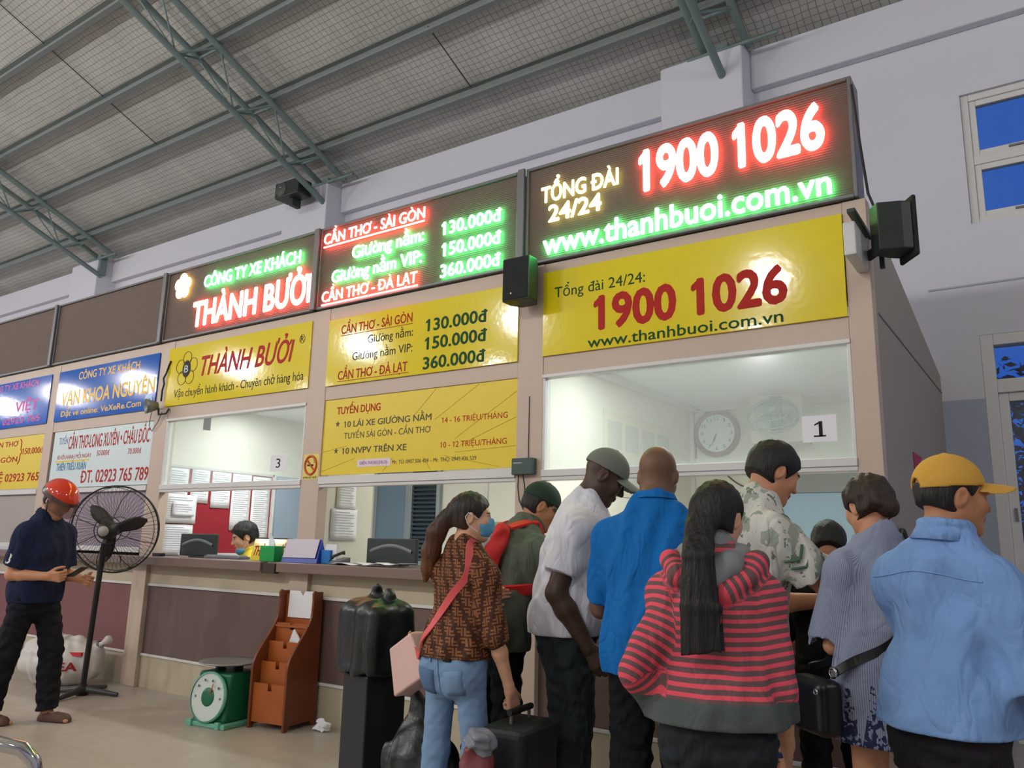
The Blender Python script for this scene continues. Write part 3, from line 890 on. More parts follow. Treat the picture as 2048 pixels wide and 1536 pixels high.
    def folds(s, amp, wl, seed=0, stretch=(1, 1, 1), zr=None):
        amp = amp*1.25
        """soft cloth folds"""
        r = np.random.RandomState(seed)
        x, y, z = [(s.lo[k]+np.arange(s.n[k])*s.h).astype(np.float32) for k in range(3)]
        x = x[:,None,None]*stretch[0]; y = y[None,:,None]*stretch[1]; z = z[None,None,:]*stretch[2]
        f = 0
        for i in range(5):
            d = nrm(r.randn(3)); e = nrm(r.randn(3)); w = 2*math.pi/(wl*(0.7+0.7*r.rand()))
            ph = r.rand()*6.28
            f = f+np.sin(w*(d[0]*x+d[1]*y+d[2]*z)+ph+1.6*np.sin(0.45*w*(e[0]*x+e[1]*y+e[2]*z)+ph*2))
        s.a += (amp*0.45*f).astype(np.float32)
        return s
    def mesh(s, name, mats, parent=None, weld=None):
        s.a[0] = s.a[-1] = 0.1; s.a[:,0] = s.a[:,-1] = 0.1; s.a[:,:,0] = s.a[:,:,-1] = 0.1
        g = vdb.FloatGrid(background=0.2)
        g.copyFromArray(np.ascontiguousarray(s.a))
        p, q = g.convertToQuads(isovalue=0.0)
        p = (p*s.h+s.lo).astype(np.float32)
        q = q[:, ::-1].astype(np.int32)
        me = bpy.data.meshes.new(name)
        n = len(q)
        me.vertices.add(len(p)); me.vertices.foreach_set('co', p.ravel())
        me.loops.add(4*n); me.loops.foreach_set('vertex_index', q.ravel())
        me.polygons.add(n); me.polygons.foreach_set('loop_start', np.arange(0, 4*n, 4, dtype=np.int32))
        me.polygons.foreach_set('use_smooth', np.ones(n, bool))
        me.update(calc_edges=True)
        mats = mats if isinstance(mats, (list, tuple)) else [mats]
        for m in mats: me.materials.append(m)
        o = bpy.data.objects.new(name, me)
        C.objects.link(o)
        if parent: o.parent = parent
        return o, p, q

def skin_mat(name, rgb):
    m = mat(name, rgb, 0.48, bump=0.05, bscale=180, var=0.05, vscale=30, spec=0.35)
    m.node_tree.nodes['Principled BSDF'].inputs['Subsurface Weight'].default_value = 0.0
    return m

class Person:
    def __init__(s, label, loc, face, H=1.7, sex='m', bulk=1.0, lean=0.0, side=0.0, twist=0.0, head=(0, 0, 0),
                 armR=None, armL=None, legR=None, legL=None, skin=None, hip_drop=0.0, headscale=1.0, headoff=(0,0,0)):
        s.root = thing('person', label, 'person', (loc[0], loc[1], loc[2] if len(loc) > 2 else 0.0), -D2R(face))
        s.H = H; s.sex = sex; s.b = bulk; s.skin = skin
        f = sex == 'f'
        u = H
        piv = V3(0, 0, 0.53*u-hip_drop)
        s.hipz = piv[2]
        # spine levels: (height above hip pivot / H, half width, half depth, forward offset)
        if f:
            lv = [(-0.055, .158, .112, -.01), (0.0, .170, .118, -.012), (.045, .150, .102, -.004), (.09, .126, .088, .004), (.175, .140, .098, .012), (.235, .140, .088, .0), (.290, .080, .062, -.014), (.318, .052, .054, -.020)]
            s.sw = .150
        else:
            lv = [(-0.055, .152, .108, -.01), (0.0, .162, .114, -.008), (.045, .155, .106, .0), (.09, .146, .102, .005), (.175, .166, .116, .008), (.235, .168, .102, -.004), (.292, .092, .068, -.018), (.322, .060, .060, -.022)]
            s.sw = .170
        sc = u/1.7
        s.sc = sc
        s.sw *= sc*(0.6+0.4*bulk)
        s.sp = []; P = piv.copy(); last = -0.055
        P = piv+V3(0, 0, -0.055*u)
        for i, (dz, w, d, oy) in enumerate(lv):
            t = min(1.0, max(0.0, dz/0.20))
            ang = lean*t; sd = side*t; tw = twist*t
            R = rotz(-D2R(tw)) @ roty(D2R(sd)) @ rotx(-D2R(ang))
            if i: P = P+R @ V3(0, 0, (dz-last)*u)
            last = dz
            bw = bulk if dz < .2 else (0.75+0.25*bulk)
            bd = bulk**1.35 if dz < .2 else bulk
            s.sp.append((P+R @ V3(0, oy*sc, 0), w*sc*bw, d*sc*bd, R))
        s.Rt = s.sp[-3][3]
        up = s.sp[-3][0]
        s.neck0 = s.sp[-1][0]
        hc = lambda q: s.Rt @ q
        s.shR = up+hc(V3(s.sw, 0.0, 0.004*sc)); s.shL = up+hc(V3(-s.sw, 0.0, 0.004*sc))
        hr, hp, hl = head            # yaw to the right, pitch down, roll to the right
        s.Rh = rotz(-D2R(hr)) @ rotx(-D2R(hp)) @ roty(D2R(hl))
        s.hs = sc*headscale*(0.96 if f else 1.0)
        nd = nrm(0.55*(s.Rt @ V3(0, 0.25, 1))+0.45*(s.Rh @ V3(0, 0.1, 1)))
        s.neck1 = s.neck0+nd*0.062*sc
        s.hc = s.neck1+s.Rh @ V3(0, 0.022, 0.072)*s.hs+V3(*headoff)
        ua, fa = .172*u, .150*u
        def arm(sh, spec, sg):
            d1, d2 = (nrm(spec[0]), nrm(spec[1]))
            e = sh+d1*ua; w = e+d2*fa
            return e, w, spec
        s.armR = arm(s.shR, armR or ((.12, .02, -1), (.05, .25, -1)), 1)
        s.armL = arm(s.shL, armL or ((-.12, .02, -1), (-.05, .25, -1)), -1)
        hw = .088*sc*(1.03 if f else 1.0)*bulk**.5
        s.hpR = piv+V3(hw, 0, -0.01); s.hpL = piv+V3(-hw, 0, -0.01)
        th, shn = .245*u, .24*u
        def leg(hp_, spec, sg):
            spec = spec or ((.03*sg, .03, -1), (.0, -.03, -1))
            k = hp_+nrm(spec[0])*th; a = k+nrm(spec[1])*shn
            return k, a
        s.lgR = leg(s.hpR, legR, 1); s.lgL = leg(s.hpL, legL, -1)
        # put the lower foot on the ground
        lowest = min(s.lgR[1][2], s.lgL[1][2])
        s.dz = (0.072*sc)-lowest
        s.footyaw = (6, -6)
        sh = V3(0, 0, s.dz)
        s.sp = [(a+sh, b, c, d) for a, b, c, d in s.sp]
        for n in ('neck0', 'neck1', 'hc', 'shR', 'shL', 'hpR', 'hpL'): setattr(s, n, getattr(s, n)+sh)
        s.armR = (s.armR[0]+sh, s.armR[1]+sh, s.armR[2]); s.armL = (s.armL[0]+sh, s.armL[1]+sh, s.armL[2])
        s.lgR = tuple(q+sh for q in s.lgR); s.lgL = tuple(q+sh for q in s.lgL)
        s.hipz += s.dz
        pts = [s.hc+0.17, s.hc-0.17, s.shR, s.shL, s.armR[0], s.armR[1], s.armL[0], s.armL[1], s.lgR[0], s.lgL[0], s.lgR[1], s.lgL[1], s.hpR, s.hpL]
        s.lo = np.min(pts, 0)-0.26; s.hi = np.max(pts, 0)+0.26
        s.lo[2] = max(s.lo[2], -0.03); s.hi[2] = s.hc[2]+0.2

    def box(s, pts, m):
        pts = np.array(pts); return np.min(pts, 0)-m, np.max(pts, 0)+m
    # ---- skin
    def head_into(s, F):
        R, c, h = s.Rh, s.hc, s.hs
        f = s.sex == 'f'
        def W(x, y, z): return c+R @ (V3(x, y, z)*h)
        E = lambda p, r, k=0.02, mode='u': F.ell(W(*p), [q*h for q in r], k*h, R, mode)
        K = lambda a, b, ra, rb, k=0.015, mode='u': F.cone(W(*a), W(*b), ra*h, rb*h, k*h, mode)
        E((0, -.014, .028), (.076, .096, .090), .02)
        E((0, .022, -.035), (.063, .066, .088), .03)
        K((0, .030, -.062), (0, .064, -.104), .046, .020, .03)
        for g in (1, -1):
            K((.050*g, .000, -.058), (.018*g, .060, -.104), .020, .016, .03)
            E((.040*g, .062, -.030), (.022, .022, .026), .03)
        K((-.036, .078, .014), (.036, .078, .014), .013, .013, .02)
        for g in (1, -1):
            E((.031*g, .094, -.004), (.017, .014, .011), .012, 's')
            E((.031*g, .075, -.004), (.0135, .0135, .0125), .002)
        K((0, .086, .004), (0, .106, -.036), .0075, .0115, .012)
        for g in (1, -1): E((.011*g, .094, -.040), (.009, .010, .008), .008)
        E((0, .086, -.066), (.024, .011, .0065), .006); E((0, .084, -.077), (.020, .011, .0075), .006)
        for g in (1, -1):
            Re = R @ rotz(D2R(-18*g)) @ rotx(D2R(-12))
            F.ell(W(.077*g, -.012, -.012), (.010*h, .021*h, .033*h), .006*h, Re)
            F.ell(W(.088*g, -.008, -.010), (.007*h, .011*h, .019*h), .004*h, Re, 's')
        nr = (.048 if f else .058)*s.sc
        F.cone(s.neck0-V3(0, 0, .03), W(0, -.022, -.05), nr*1.05, nr*.98, .03)
    def hand_into(s, F, w, d, pn, thumb, curl=(25, 30, 25), spread=1.0, sc=1.0):
        """w wrist, d finger direction, pn palm normal (where the fingers curl to), thumb = direction of the thumb side"""
        d = nrm(d); pn = nrm(np.asarray(pn, float)-d*(np.asarray(pn, float)@d)); t = nrm(np.cross(d, pn))
        if t@np.asarray(thumb, float) < 0: t = -t
        q = s.sc*sc*(0.93 if s.sex == 'f' else 1.0)
        F.cone(w-d*.02, w+d*.012*q, .026*q, .025*q, .012)
        offs = (.030, .0095, -.0105, -.029); L = (.044, .049, .046, .036)
        for i in range(4):
            m = w+d*.088*q+t*offs[i]*q*spread-pn*0.002
            F.cone(w+d*.008*q+t*offs[i]*.55*q, m, .0145*q, .0115*q, .012)
            p = m; a = 0.0; dd = d+t*offs[i]*1.2*spread
            for j, (ln, cu) in enumerate(zip((L[i], L[i]*.62, L[i]*.5), curl)):
                a += D2R(cu*(1+0.08*i))
                v = nrm(nrm(dd)*math.cos(a)+pn*math.sin(a))
                e = p+v*ln*q
                F.cone(p, e, (.0098-.0009*j)*q, (.0090-.0009*j)*q, .002)
                p = e
        b0 = w+d*.022*q+t*.024*q; b1 = b0+nrm(d*.75+t*.65+pn*.35)*.045*q
        b2 = b1+nrm(d*.95+t*.25+pn*.4)*.032*q; b3 = b2+nrm(d*.95+t*.05+pn*.5)*.024*q
        F.cone(b0, b1, .016*q, .0115*q, .010); F.cone(b1, b2, .0112*q, .0098*q, .003); F.cone(b2, b3, .0098*q, .0078*q, .003)
    def body(s, hands=((None,), (None,)), h=0.0052, feet=True, legs=True, armfat=1.0):
        F = Field(s.lo, s.hi, h)
        sc = s.sc; f = s.sex == 'f'; m = (0.86 if f else 1.0)*armfat
        sp = s.sp
        for i in range(len(sp)-1):
            F.etube(sp[i][0], sp[i+1][0], (sp[i][1]*.93, sp[i][2]*.9), (sp[i+1][1]*.93, sp[i+1][2]*.9), sp[i][3][:,0], sp[i+1][3][:,0], .03)
        for sh, (e, w, _) in ((s.shR, s.armR), (s.shL, s.armL)):
            F.ell(sh-V3(0,0,.012), (.056*sc*m, .056*sc*m, .056*sc*m), .04)
            F.cone(s.neck0-V3(0,0,.015), sh, .045*sc, .042*sc*m, .04)
            F.cone(sh, sh*.4+e*.6, .051*sc*m, .045*sc*m, .03); F.cone(sh*.4+e*.6, e, .045*sc*m, .038*sc*m, .02)
            F.cone(e, e*.7+w*.3, .039*sc*m, .041*sc*m, .02); F.cone(e*.7+w*.3, w, .041*sc*m, .0265*sc*m, .02)
        for hw_, (e, w, sp_), hd in ((1, s.armR, hands[0]), (-1, s.armL, hands[1])):
            d = hd[0] if hd[0] is not None else w-e
            pn = hd[1] if len(hd) > 1 else (-hw_, 0.15, 0.1)
            th_ = hd[2] if len(hd) > 2 else (0, 1, 0.2)
            cu = hd[3] if len(hd) > 3 else (22, 28, 22)
            s.hand_into(F, w, d, pn, th_, cu)
        if legs:
            for hp_, (k, a), yw in ((s.hpR, s.lgR, s.footyaw[0]), (s.hpL, s.lgL, s.footyaw[1])):
                F.cone(hp_, k, .082*sc*s.b, .053*sc, .03); F.cone(k, k*.68+a*.32+V3(0,-.012,0), .053*sc, .055*sc, .03)
                F.cone(k*.68+a*.32+V3(0,-.012,0), a, .055*sc, .036*sc, .02)
                if feet:
                    Rf = rotz(-D2R(yw))
                    F.ell(a+Rf @ V3(0, -.022, -.040)*sc, (.034*sc, .038*sc, .034*sc), .02)
                    F.cone(a+Rf @ V3(0, .0, -.025)*sc, a+Rf @ V3(0, .125, -.050)*sc, .034*sc, .020*sc, .02)
                    for t_ in range(5):
                        tx = (.030-.016*t_)*(-1 if hp_[0] > 0 else 1)
                        F.cone(a+Rf @ V3(tx*.9, .12, -.052)*sc, a+Rf @ V3(tx, .185-.012*t_, -.058)*sc, .013*sc, .010*sc if t_ else .013*sc, .006)
        s.head_into(F)
        o, p, q = F.mesh('body', [s.skin, mat('eye_white', (214, 208, 200), 0.3), mat('iris_dark', (30, 22, 18), 0.2), mat('lip_tone', (150, 92, 82), 0.5) if not getattr(s, 'liprgb', None) else mat('lip_tone_dark', s.liprgb, 0.5), mat('brow_hair', (28, 22, 20), 0.8)], s.root)
        # features of the face by place on the head
        cq = p[q].mean(1)
        L = ((cq-s.hc) @ s.Rh)/s.hs
        mi = np.zeros(len(q), np.int32)
        X, Y, Z = np.abs(L[:,0]), L[:,1], L[:,2]
        de = ((X-.031)/.0125)**2+((Z+.004)/.0062)**2
        fr = Y > .06
        mi[(de < 1) & fr] = 1
        mi[(((X-.031)**2+(Z+.004)**2) < .0052**2) & fr] = 2
        mi[(np.abs(Z+.0045-.0062*np.sqrt(np.clip(1-((X-.031)/.0125)**2, 0, 1))-.004) < .0022) & (np.abs(X-.031) < .0135) & fr] = 4
        mi[(np.abs(Z-.018-.004*np.cos((X-.034)*50)+.004) < .0042) & (np.abs(X-.033) < .019) & fr] = 4
        mi[(np.abs(Z+.0715) < .0095*np.sqrt(np.clip(1-(X/.024)**2, 0, 1))) & (Y > .075)] = 3
        o.data.polygons.foreach_set('material_index', mi)
        return o
    # ---- clothing
    def torso_into(s, F, inf=0.012, i0=0, i1=None, k=.035, loose=None):
        sp = s.sp; i1 = len(sp)-1 if i1 is None else i1
        for i in range(i0, i1):
            la = loose[i] if loose else 0; lb = loose[i+1] if loose else 0
            F.etube(sp[i][0], sp[i+1][0], (sp[i][1]+inf+la, sp[i][2]+inf+la), (sp[i+1][1]+inf+lb, sp[i+1][2]+inf+lb), sp[i][3][:,0], sp[i+1][3][:,0], k)
    def top(s, name, m, inf=0.014, hem=-0.03, sleeve=0.75, sr=(.066, .064), loose=None, collar=0.0, fold=0.004, wl=.10, seed=1, h=0.006, hemtilt=(0, 0, 0), bust=0.0, long=False, cuffr=.040, neckr=.066, vneck=0.0, extra=None, fstretch=(1,1,.6), belly=0.0, shw=1.0, attr=True):
        sc = s.sc
        pts = [q[0] for q in s.sp]+[s.armR[0], s.armL[0], s.shR, s.shL]+([s.armR[1], s.armL[1]] if long else [])
        lo, hi = s.box(pts, .24)
        zh = s.hipz+hem*s.H
        lo[2] = zh-.14
        F = Field(lo, hi, h)
        if hem < -0.055:
            a = s.sp[0]; low = a[0]+V3(0, 0, (hem+0.055)*s.H-.03)
            l0 = loose[0] if loose else 0
            F.etube(low, a[0], (a[1]+inf+l0*1.3, a[2]+inf+l0*1.3), (a[1]+inf+l0, a[2]+inf+l0), a[3][:,0], None, .035)
        s.torso_into(F, inf, 0, len(s.sp)-2, loose=loose)
        a = s.sp[-2]
        F.etube(a[0], s.neck0, (a[1]*.9+inf, a[2]*.9+inf), (neckr*sc*.9, neckr*sc*.9), a[3][:,0], None, .03)
        F.ell(s.neck0+s.Rt @ V3(0, -.018, -.052), (.085*sc, .056*sc, .040*sc), .03, s.Rt)
        if bust:
            for g in (1, -1):
                c4 = s.sp[4]; F.ell(c4[0]+c4[3] @ V3(.068*g*sc, c4[2]*.80, .0), (.062*sc, .055*sc*bust, .062*sc), .04)
        if belly:
            c3 = s.sp[2]; F.ell(c3[0]+c3[3] @ V3(0, c3[2]*.55, .02), (c3[1]*.8, c3[2]*.8+belly, .13*sc), .05)
        for sh, (e, w, _) in ((s.shR, s.armR), (s.shL, s.armL)):
            r0, r1 = sr[0]*sc*shw, sr[1]*sc
            F.ell(sh-V3(0,0,.012), (r0*1.0, r0*1.0, r0), .04)
            F.cone(s.neck0-V3(0,0,.02), sh, .045*sc+inf*.6, .044*sc+inf, .04)
            if long:
                F.cone(sh, e, r0, r1, .03); F.cone(e, e*.25+w*.75, r1, (r1+cuffr*sc)*.5, .02); F.cone(e*.3+w*.7, w-(w-e)*.04, (r1*.5+cuffr*sc*.5), cuffr*sc, .01, flat=True)
            elif sleeve > 1:
                t = sleeve-1
                F.cone(sh, e, r0, r1, .03); F.cone(e, e*(1-t)+w*t, r1, r1*.98, .02, flat=True)
            else:
                c = sh*(1-sleeve)+e*sleeve
                F.cone(sh, c, r0, r1, .035, flat=True)
        if extra: extra(F)
        if fold: F.folds(fold, wl, seed, fstretch)
        F.cut((0, 0, zh), (hemtilt[0], hemtilt[1], -1), lo=(lo[0], lo[1], lo[2]), hi=(hi[0], hi[1], zh+.12)) if hem > -0.2 else F.cut((0, 0, zh), (0, 0, -1))
        # neck opening
        nd = nrm(s.hc-s.neck0)
        F.cone(s.neck0+nd*.028, s.neck0+nd*.14, (min(.052, neckr*.85) if neckr < .08 else neckr*.9)*sc, neckr*sc*1.15, .008, 's')
        if vneck: F.cone(s.neck0+s.Rt @ V3(0, .07, -.02)*1, s.neck0+s.Rt @ V3(0, .10, -.02-vneck), .05*sc, .012, .01, 's')
        if collar:
            n = 26
            for i in range(n):
                a0 = 2*math.pi*i/n; a1 = 2*math.pi*(i+1)/n
                def cp(a): 
                    drop = -.030*max(0, math.cos(a))
                    return s.neck0+s.Rt @ V3(neckr*sc*1.08*math.sin(a), neckr*sc*1.10*math.cos(a)+.004, .012+drop)
                F.cone(cp(a0), cp(a1), .011, .011, .004)
                F.cone(cp(a0)+nd*collar*(.6 if math.cos(a0) < .6 else .2), cp(a1)+nd*collar*(.6 if math.cos(a1) < .6 else .2), .0075, .0075, .016)
        o, p, q = F.mesh(name, m, s.root)
        if attr:
            # coordinate along the sleeves / down the trunk, for knitted stripes and prints
            best = None; val = p[:,2]-s.sp[3][0][2]; dt = np.abs(p[:,0]*0)+1e9
            su = np.arctan2(p[:,0], p[:,1]-s.sp[3][0][1])*.15; dtr = np.full(len(p), 1e9)
            for i in range(len(s.sp)-1):
                A, B = s.sp[i][0], s.sp[i+1][0]; v = B-A; t = np.clip(((p-A)@v)/(v@v), 0, 1)
                dd = np.linalg.norm(p-A-t[:,None]*v, axis=1)-np.minimum(s.sp[i][1], .155*sc); dtr = np.minimum(dtr, dd)
            cx = p[:,0]
            for sh, (e, w, _), g in ((s.shR, s.armR, 1), (s.shL, s.armL, -1)):
                for A, B, off in ((sh, e, 0.0), (e, w, np.linalg.norm(e-sh))):
                    v = B-A; L = np.linalg.norm(v); t0 = ((p-A)@v)/(L*L); t = np.clip(t0, 0, 1)
                    dd = np.linalg.norm(p-A-t[:,None]*v, axis=1)-.055*sc
                    msk = (dd < dtr) & ((p[:,0]-sh[0])*g > -.03)
                    val = np.where(msk, (s.shR[2]-s.sp[3][0][2])-(off+t0*L), val); dtr = np.where(msk, dd, dtr)
                    ar = nrm(v); e1 = nrm(np.cross(ar, V3(0, 1, .1))); e2 = np.cross(ar, e1); rel_ = p-A
                    su = np.where(msk, np.arctan2(rel_@e1, rel_@e2)*.066, su)
            at = o.data.attributes.new('sv', 'FLOAT', 'POINT'); at.data.foreach_set('value', val.astype(np.float32))
            at = o.data.attributes.new('su', 'FLOAT', 'POINT'); at.data.foreach_set('value', su.astype(np.float32))
        return o
    def trousers(s, name, m, inf=0.012, waist=0.055, end=0.94, knee=.066, ankle=.056, thigh=.094, fold=.004, wl=.09, seed=2, h=0.006, flare=0.0, butt=1.0):
        sc = s.sc
        pts = [s.sp[2][0], s.hpR, s.hpL, s.lgR[0], s.lgL[0], s.lgR[1], s.lgL[1]]
        lo, hi = s.box(pts, .22)
        F = Field(lo, hi, h)
        s.torso_into(F, inf, 0, 4)
        for hp_, (k, a) in ((s.hpR, s.lgR), (s.hpL, s.lgL)):
            F.ell(hp_+V3(0, -.036*sc, -.045), (.085*sc*butt, .085*sc*butt, .10*sc), .04)
            th_ = thigh*sc*s.b
            e_ = hp_*(1-min(1, end*2))+k*min(1, end*2) if end <= .5 else k
            if end <= .5:
                F.cone(hp_+V3(0,0,-.02), e_, th_, (knee+flare)*sc, .03, flat=True)
            else:
                F.cone(hp_+V3(0,0,-.02), k, th_, knee*sc, .03)
                t = (end-.5)*2; e2 = k*(1-t)+a*t
                F.cone(k, k*.6+e2*.4+V3(0,-.01,0), knee*sc, knee*sc*.98, .02); F.cone(k*.6+e2*.4+V3(0,-.01,0), e2, knee*sc*.98, ankle*sc, .02, flat=True)
        if fold: F.folds(fold, wl, seed, (1, 1, 1.3))
        F.cut((0, 0, s.hipz+waist*s.H), (0, 0, 1))
        return F.mesh(name, m, s.root)[0]
    def hair(s, m, vol=.012, line=.030, nape=-.075, extra=None, h=0.0045, fold=0.0012, name='hair', under=None):
        lo = s.hc-.30; hi = s.hc+.24
        F = Field(lo, hi, h); R, c, q = s.Rh, s.hc, s.hs
        W = lambda x, y, z: c+R @ (V3(x, y, z)*q)
        F.ell(W(0, -.014, .028), [(r+vol)*q for r in (.076, .096, .090)], .0, R)
        F.ell(W(0, -.035, -.030), [(r+vol*.6)*q for r in (.070, .068, .062)], .03*q, R)
        if fold: F.folds(fold, .03, 5, (1, 1, .35))
        n = R @ V3(0, .8, -.6); F.cut(W(0, line*.8, -line*.6), n)
        F.cut(W(0, 0, nape), R @ V3(0, -.35, -1))
        for g in (1, -1): F.ell(W(.080*g, -.004, -.022), [.020*q, .030*q, .038*q], .008, R, 's')
        if extra: extra(F, W, R, q)
        if under is not None: F.cut(W(0, 0, under), R @ V3(0, 0, 1))
        return F.mesh(name, m, s.root)[0]
    def cap(s, m, brim=True, tilt=8, m2=None, h=0.0045, back=False, name='cap', drop=.0):
        lo = s.hc-.26; hi = s.hc+.26
        R = s.Rh @ rotx(-D2R(tilt)); c, q = s.hc, s.hs
        W = lambda x, y, z: c+R @ (V3(x, y, z)*q)
        F = Field(lo, hi, h)
        F.ell(W(0, -.012, .030-drop), [.088*q, .108*q, .100*q], 0, R)
        F.cut(W(0, 0, .022-drop), R @ V3(0, 0.02, -1))
        F.ell(W(0, -.012, .020-drop), [.081*q, .101*q, .080*q], .0, R, 's')
        F.ell(W(0, -.012, .128-drop), [.010*q, .010*q, .006*q], .004, R)
        if back:
            F.ell(W(0, -.115, .030-drop), [.028*q, .03*q, .024*q], .004, R, 's')
        if brim:
            F.ell(W(0, .095, .030-drop), [.076*q, .100*q, .0065*q], .006, R, 'u', lambda x, y, z: (x, y, z+6.0*x*x+.12*np.maximum(y, 0)))
            F.ell(W(0, -.010, .000-drop), [.080*q, .100*q, .060*q], .002, R, 's')
        return F.mesh(name, m, s.root)[0]
    def shoes(s, m, name='shoe', h=0.005, sandal=False, sole=None):
        sc = s.sc
        for hp_, (k, a), yw in ((s.hpR, s.lgR, s.footyaw[0]), (s.hpL, s.lgL, s.footyaw[1])):
            Rf = rotz(-D2R(yw)); W = lambda x, y, z: a+Rf @ V3(x, y, z)*sc
            F = Field(a-.30, a+.30, h)
            F.cone(W(0, -.03, -.06), W(0, .15, -.062), .036*sc, .043*sc, .02)
            F.cone(W(0, .0, -.03), W(0, .14, -.05), .040*sc, .032*sc, .03)
            if not sandal: F.cone(W(0, -.005, .0), W(0, -.01, -.04), .045*sc, .046*sc, .03)
            F.cut((0, 0, a[2]-.068*sc), (0, 0, -1))
            if sandal: 
                F.cone(W(0, .05, .02), W(0, .04, -.08), .025*sc, .025*sc, .01, 's')
            F.mesh(name, m, s.root)
def noop(*a): pass
# ================================================================== counters and what stands on them
slab = mat('grey_brown_counter', (128, 108, 100), 0.35, var=.06)
CN = [(-2.93, -0.80, 'grey-brown counter slab behind the crowd at the right hatch'), (-5.235, -2.95, 'grey-brown counter slab under the recruitment banner'),
      (-7.46, -5.27, 'grey-brown counter slab of the hatch where the clerk sits'), (-9.62, -7.48, 'grey-brown counter slab behind the standing fan'), (-11.8, -9.64, 'grey-brown counter slab at the left edge of the photo')]
for i, (a, b, lab) in enumerate(CN):
    m = MB()
    if i == 2:
        m.box(a, -5.43, 4.33, 4.442, 1.10, 1.175); m.box(-5.43, b, 4.40, 4.442, 1.112, 1.175)
    else: m.box(a, b, 4.33, 4.442, 1.10, 1.175)
    ba, bb = BAYS[i]
    if i < 3: m.box(ba+.003, bb-.003, 4.4425, 4.86, 1.102, 1.175)
    else: m.box(ba+.003, bb-.003, 4.4425, 4.484, 1.102, 1.175)
    r = thing('counter', lab, 'counter', ((a+b)/2, 4.5, 1.10), 0, 'service counters')
    o = rel(m.build('slab', slab, r, bevel=.006), ((a+b)/2, 4.5, 1.10))
    if i == 2: rel(MB().box(-5.43, b, 4.345, 4.398, 1.085, 1.165).build('end_block', mat('dark_brown_block', (62, 46, 36), .5), r, bevel=.004), ((a+b)/2, 4.5, 1.10))
CT = 1.1765
dkp = mat('dark_grey_plastic', (48, 56, 54), .38)
def monitor(label, x, y, w, h, rot, group='monitors on the counters'):
    r = thing('monitor', label, 'monitor', (x, y, CT), rot, group)
    MB().box(-w/2, w/2, -.02, .015, .012, h).build('housing', dkp, r, bevel=.008)
    c = MB(); n = 12
    vs = []; fs = []
    for i in range(n+1):
        t = i/n; u = -w*.42+w*.84*t; zz = h*.44+h*.22*math.sin(math.pi*t)
        vs += [(u, -.0215, zz), (u, -.034, zz+.012), (u, -.0215, zz+.03)]
    for i in range(n):
        for j in range(2): fs.append((3*i+j, 3*i+j+1, 3*i+j+4, 3*i+j+3))
    c.add(vs, fs, 0, True).build('curved_rib', mat('grey_satin', (110, 118, 116), .3), r)
    MB().box(-.10, .10, -.03, .09, 0, .012).build('stand', dkp, r, bevel=.004)
    MB().box(-w/2+.015, w/2-.015, .015, .017, .03, h-.015).build('screen', mat('screen_glass', (16, 20, 22), .1), r)
monitor('dark monitor seen from behind, left of the seated clerk', -6.74, 4.66, .47, .215, .12)
monitor('dark monitor seen from behind on the counter under the recruitment banner', -4.30, 4.66, .50, .205, .02)
r = thing('keyboard', 'grey keyboard lying on the counter in front of the clerk', 'keyboard', (-6.26, 4.62, CT), .15)
MB().box(-.21, .21, -.07, .07, 0, .022).build('base', mat('mid_grey_plastic', (110, 112, 116), .5), r, bevel=.004)
km = MB()
for i in range(14):
    for j in range(4): km.box(-.195+i*.0282, -.195+i*.0282+.023, -.055+j*.028, -.055+j*.028+.023, .022, .030)
km.build('keys', mat('light_grey_key', (140, 142, 146), .5), r)
tag(MB().box(-.06, .06, -.03, .03, 0, .03).build('ink_pad', mat('black_plastic', (26, 26, 28), .4), loc=(-7.06, 4.46, CT), bevel=.005), 'small black box on the counter at the far left of the clerk hatch', 'box')
# company tent card
r = thing('tent_card', 'yellow tent card with red name on the clerk counter', 'sign', (-5.615, 4.58, CT), 0)
MB().add([(-.215, -.045, 0), (.26, -.045, 0), (.26, .0, .185), (-.215, .0, .185), (-.215, .06, 0), (.26, .06, 0)], [(0, 1, 2, 3), (3, 2, 5, 4), (0, 3, 4), (1, 5, 2)]).build('card', yel, r)
o = lettering('THÀNH BƯỞI', redt, r, -.19, .235, 0, .08, 0, bold=.02, shear=.2, depth=.001, res=2)
o.rotation_euler = (math.atan2(.185, .045)-math.pi/2, 0, 0); o.rotation_euler.x *= 1.0
o.location = (0, -.036, .042)
MB().box(-.215, .26, -.006, .006, .182, .190).build('top_edge', mat('olive_print', (52, 50, 26), .4), r)
r = thing('tissue_box', 'green tissue box with a white tissue, in front of the yellow tent card', 'tissue box', (-5.46, 4.46, CT), .05)
MB().box(-.085, .085, -.05, .05, 0, .125).build('box', mat('green_card_box', (30, 158, 76), .4), r, bevel=.004)
MB().add([(-.04, 0, .12), (.02, .02, .12), (.035, -.01, .12), (-.055, .01, .19), (-.02, -.01, .235), (.0, .015, .18), (.03, 0, .165)], [(0, 1, 5, 4, 3), (0, 2, 6, 5, 4, 3), (1, 2, 6, 5)]).build('tissue', paper, r)
r = thing('desk_calendar', 'white page desk calendar on a blue base, right of the tissue box', 'calendar', (-5.115, 4.50, CT), 0)
MB().add([(-.21, -.05, 0), (.21, -.05, 0), (.205, .0, .185), (-.205, .0, .185), (-.21, .07, 0), (.21, .07, 0)], [(0, 1, 2, 3), (3, 2, 5, 4), (0, 3, 4), (1, 5, 2)]).build('stand', mat('blue_card', (50, 74, 170), .4), r)
MB().obox((.0, -.030, .112), (.19, 0, 0), (0, .0017, -.0005), (0, .0205, .0735)).build('page', mat('lilac_white_page', (206, 198, 210), .6), r)
r = thing('leaflet_holder', 'small blue leaflet holder with white cards right of the calendar', 'leaflet holder', (-4.83, 4.52, CT), 0)
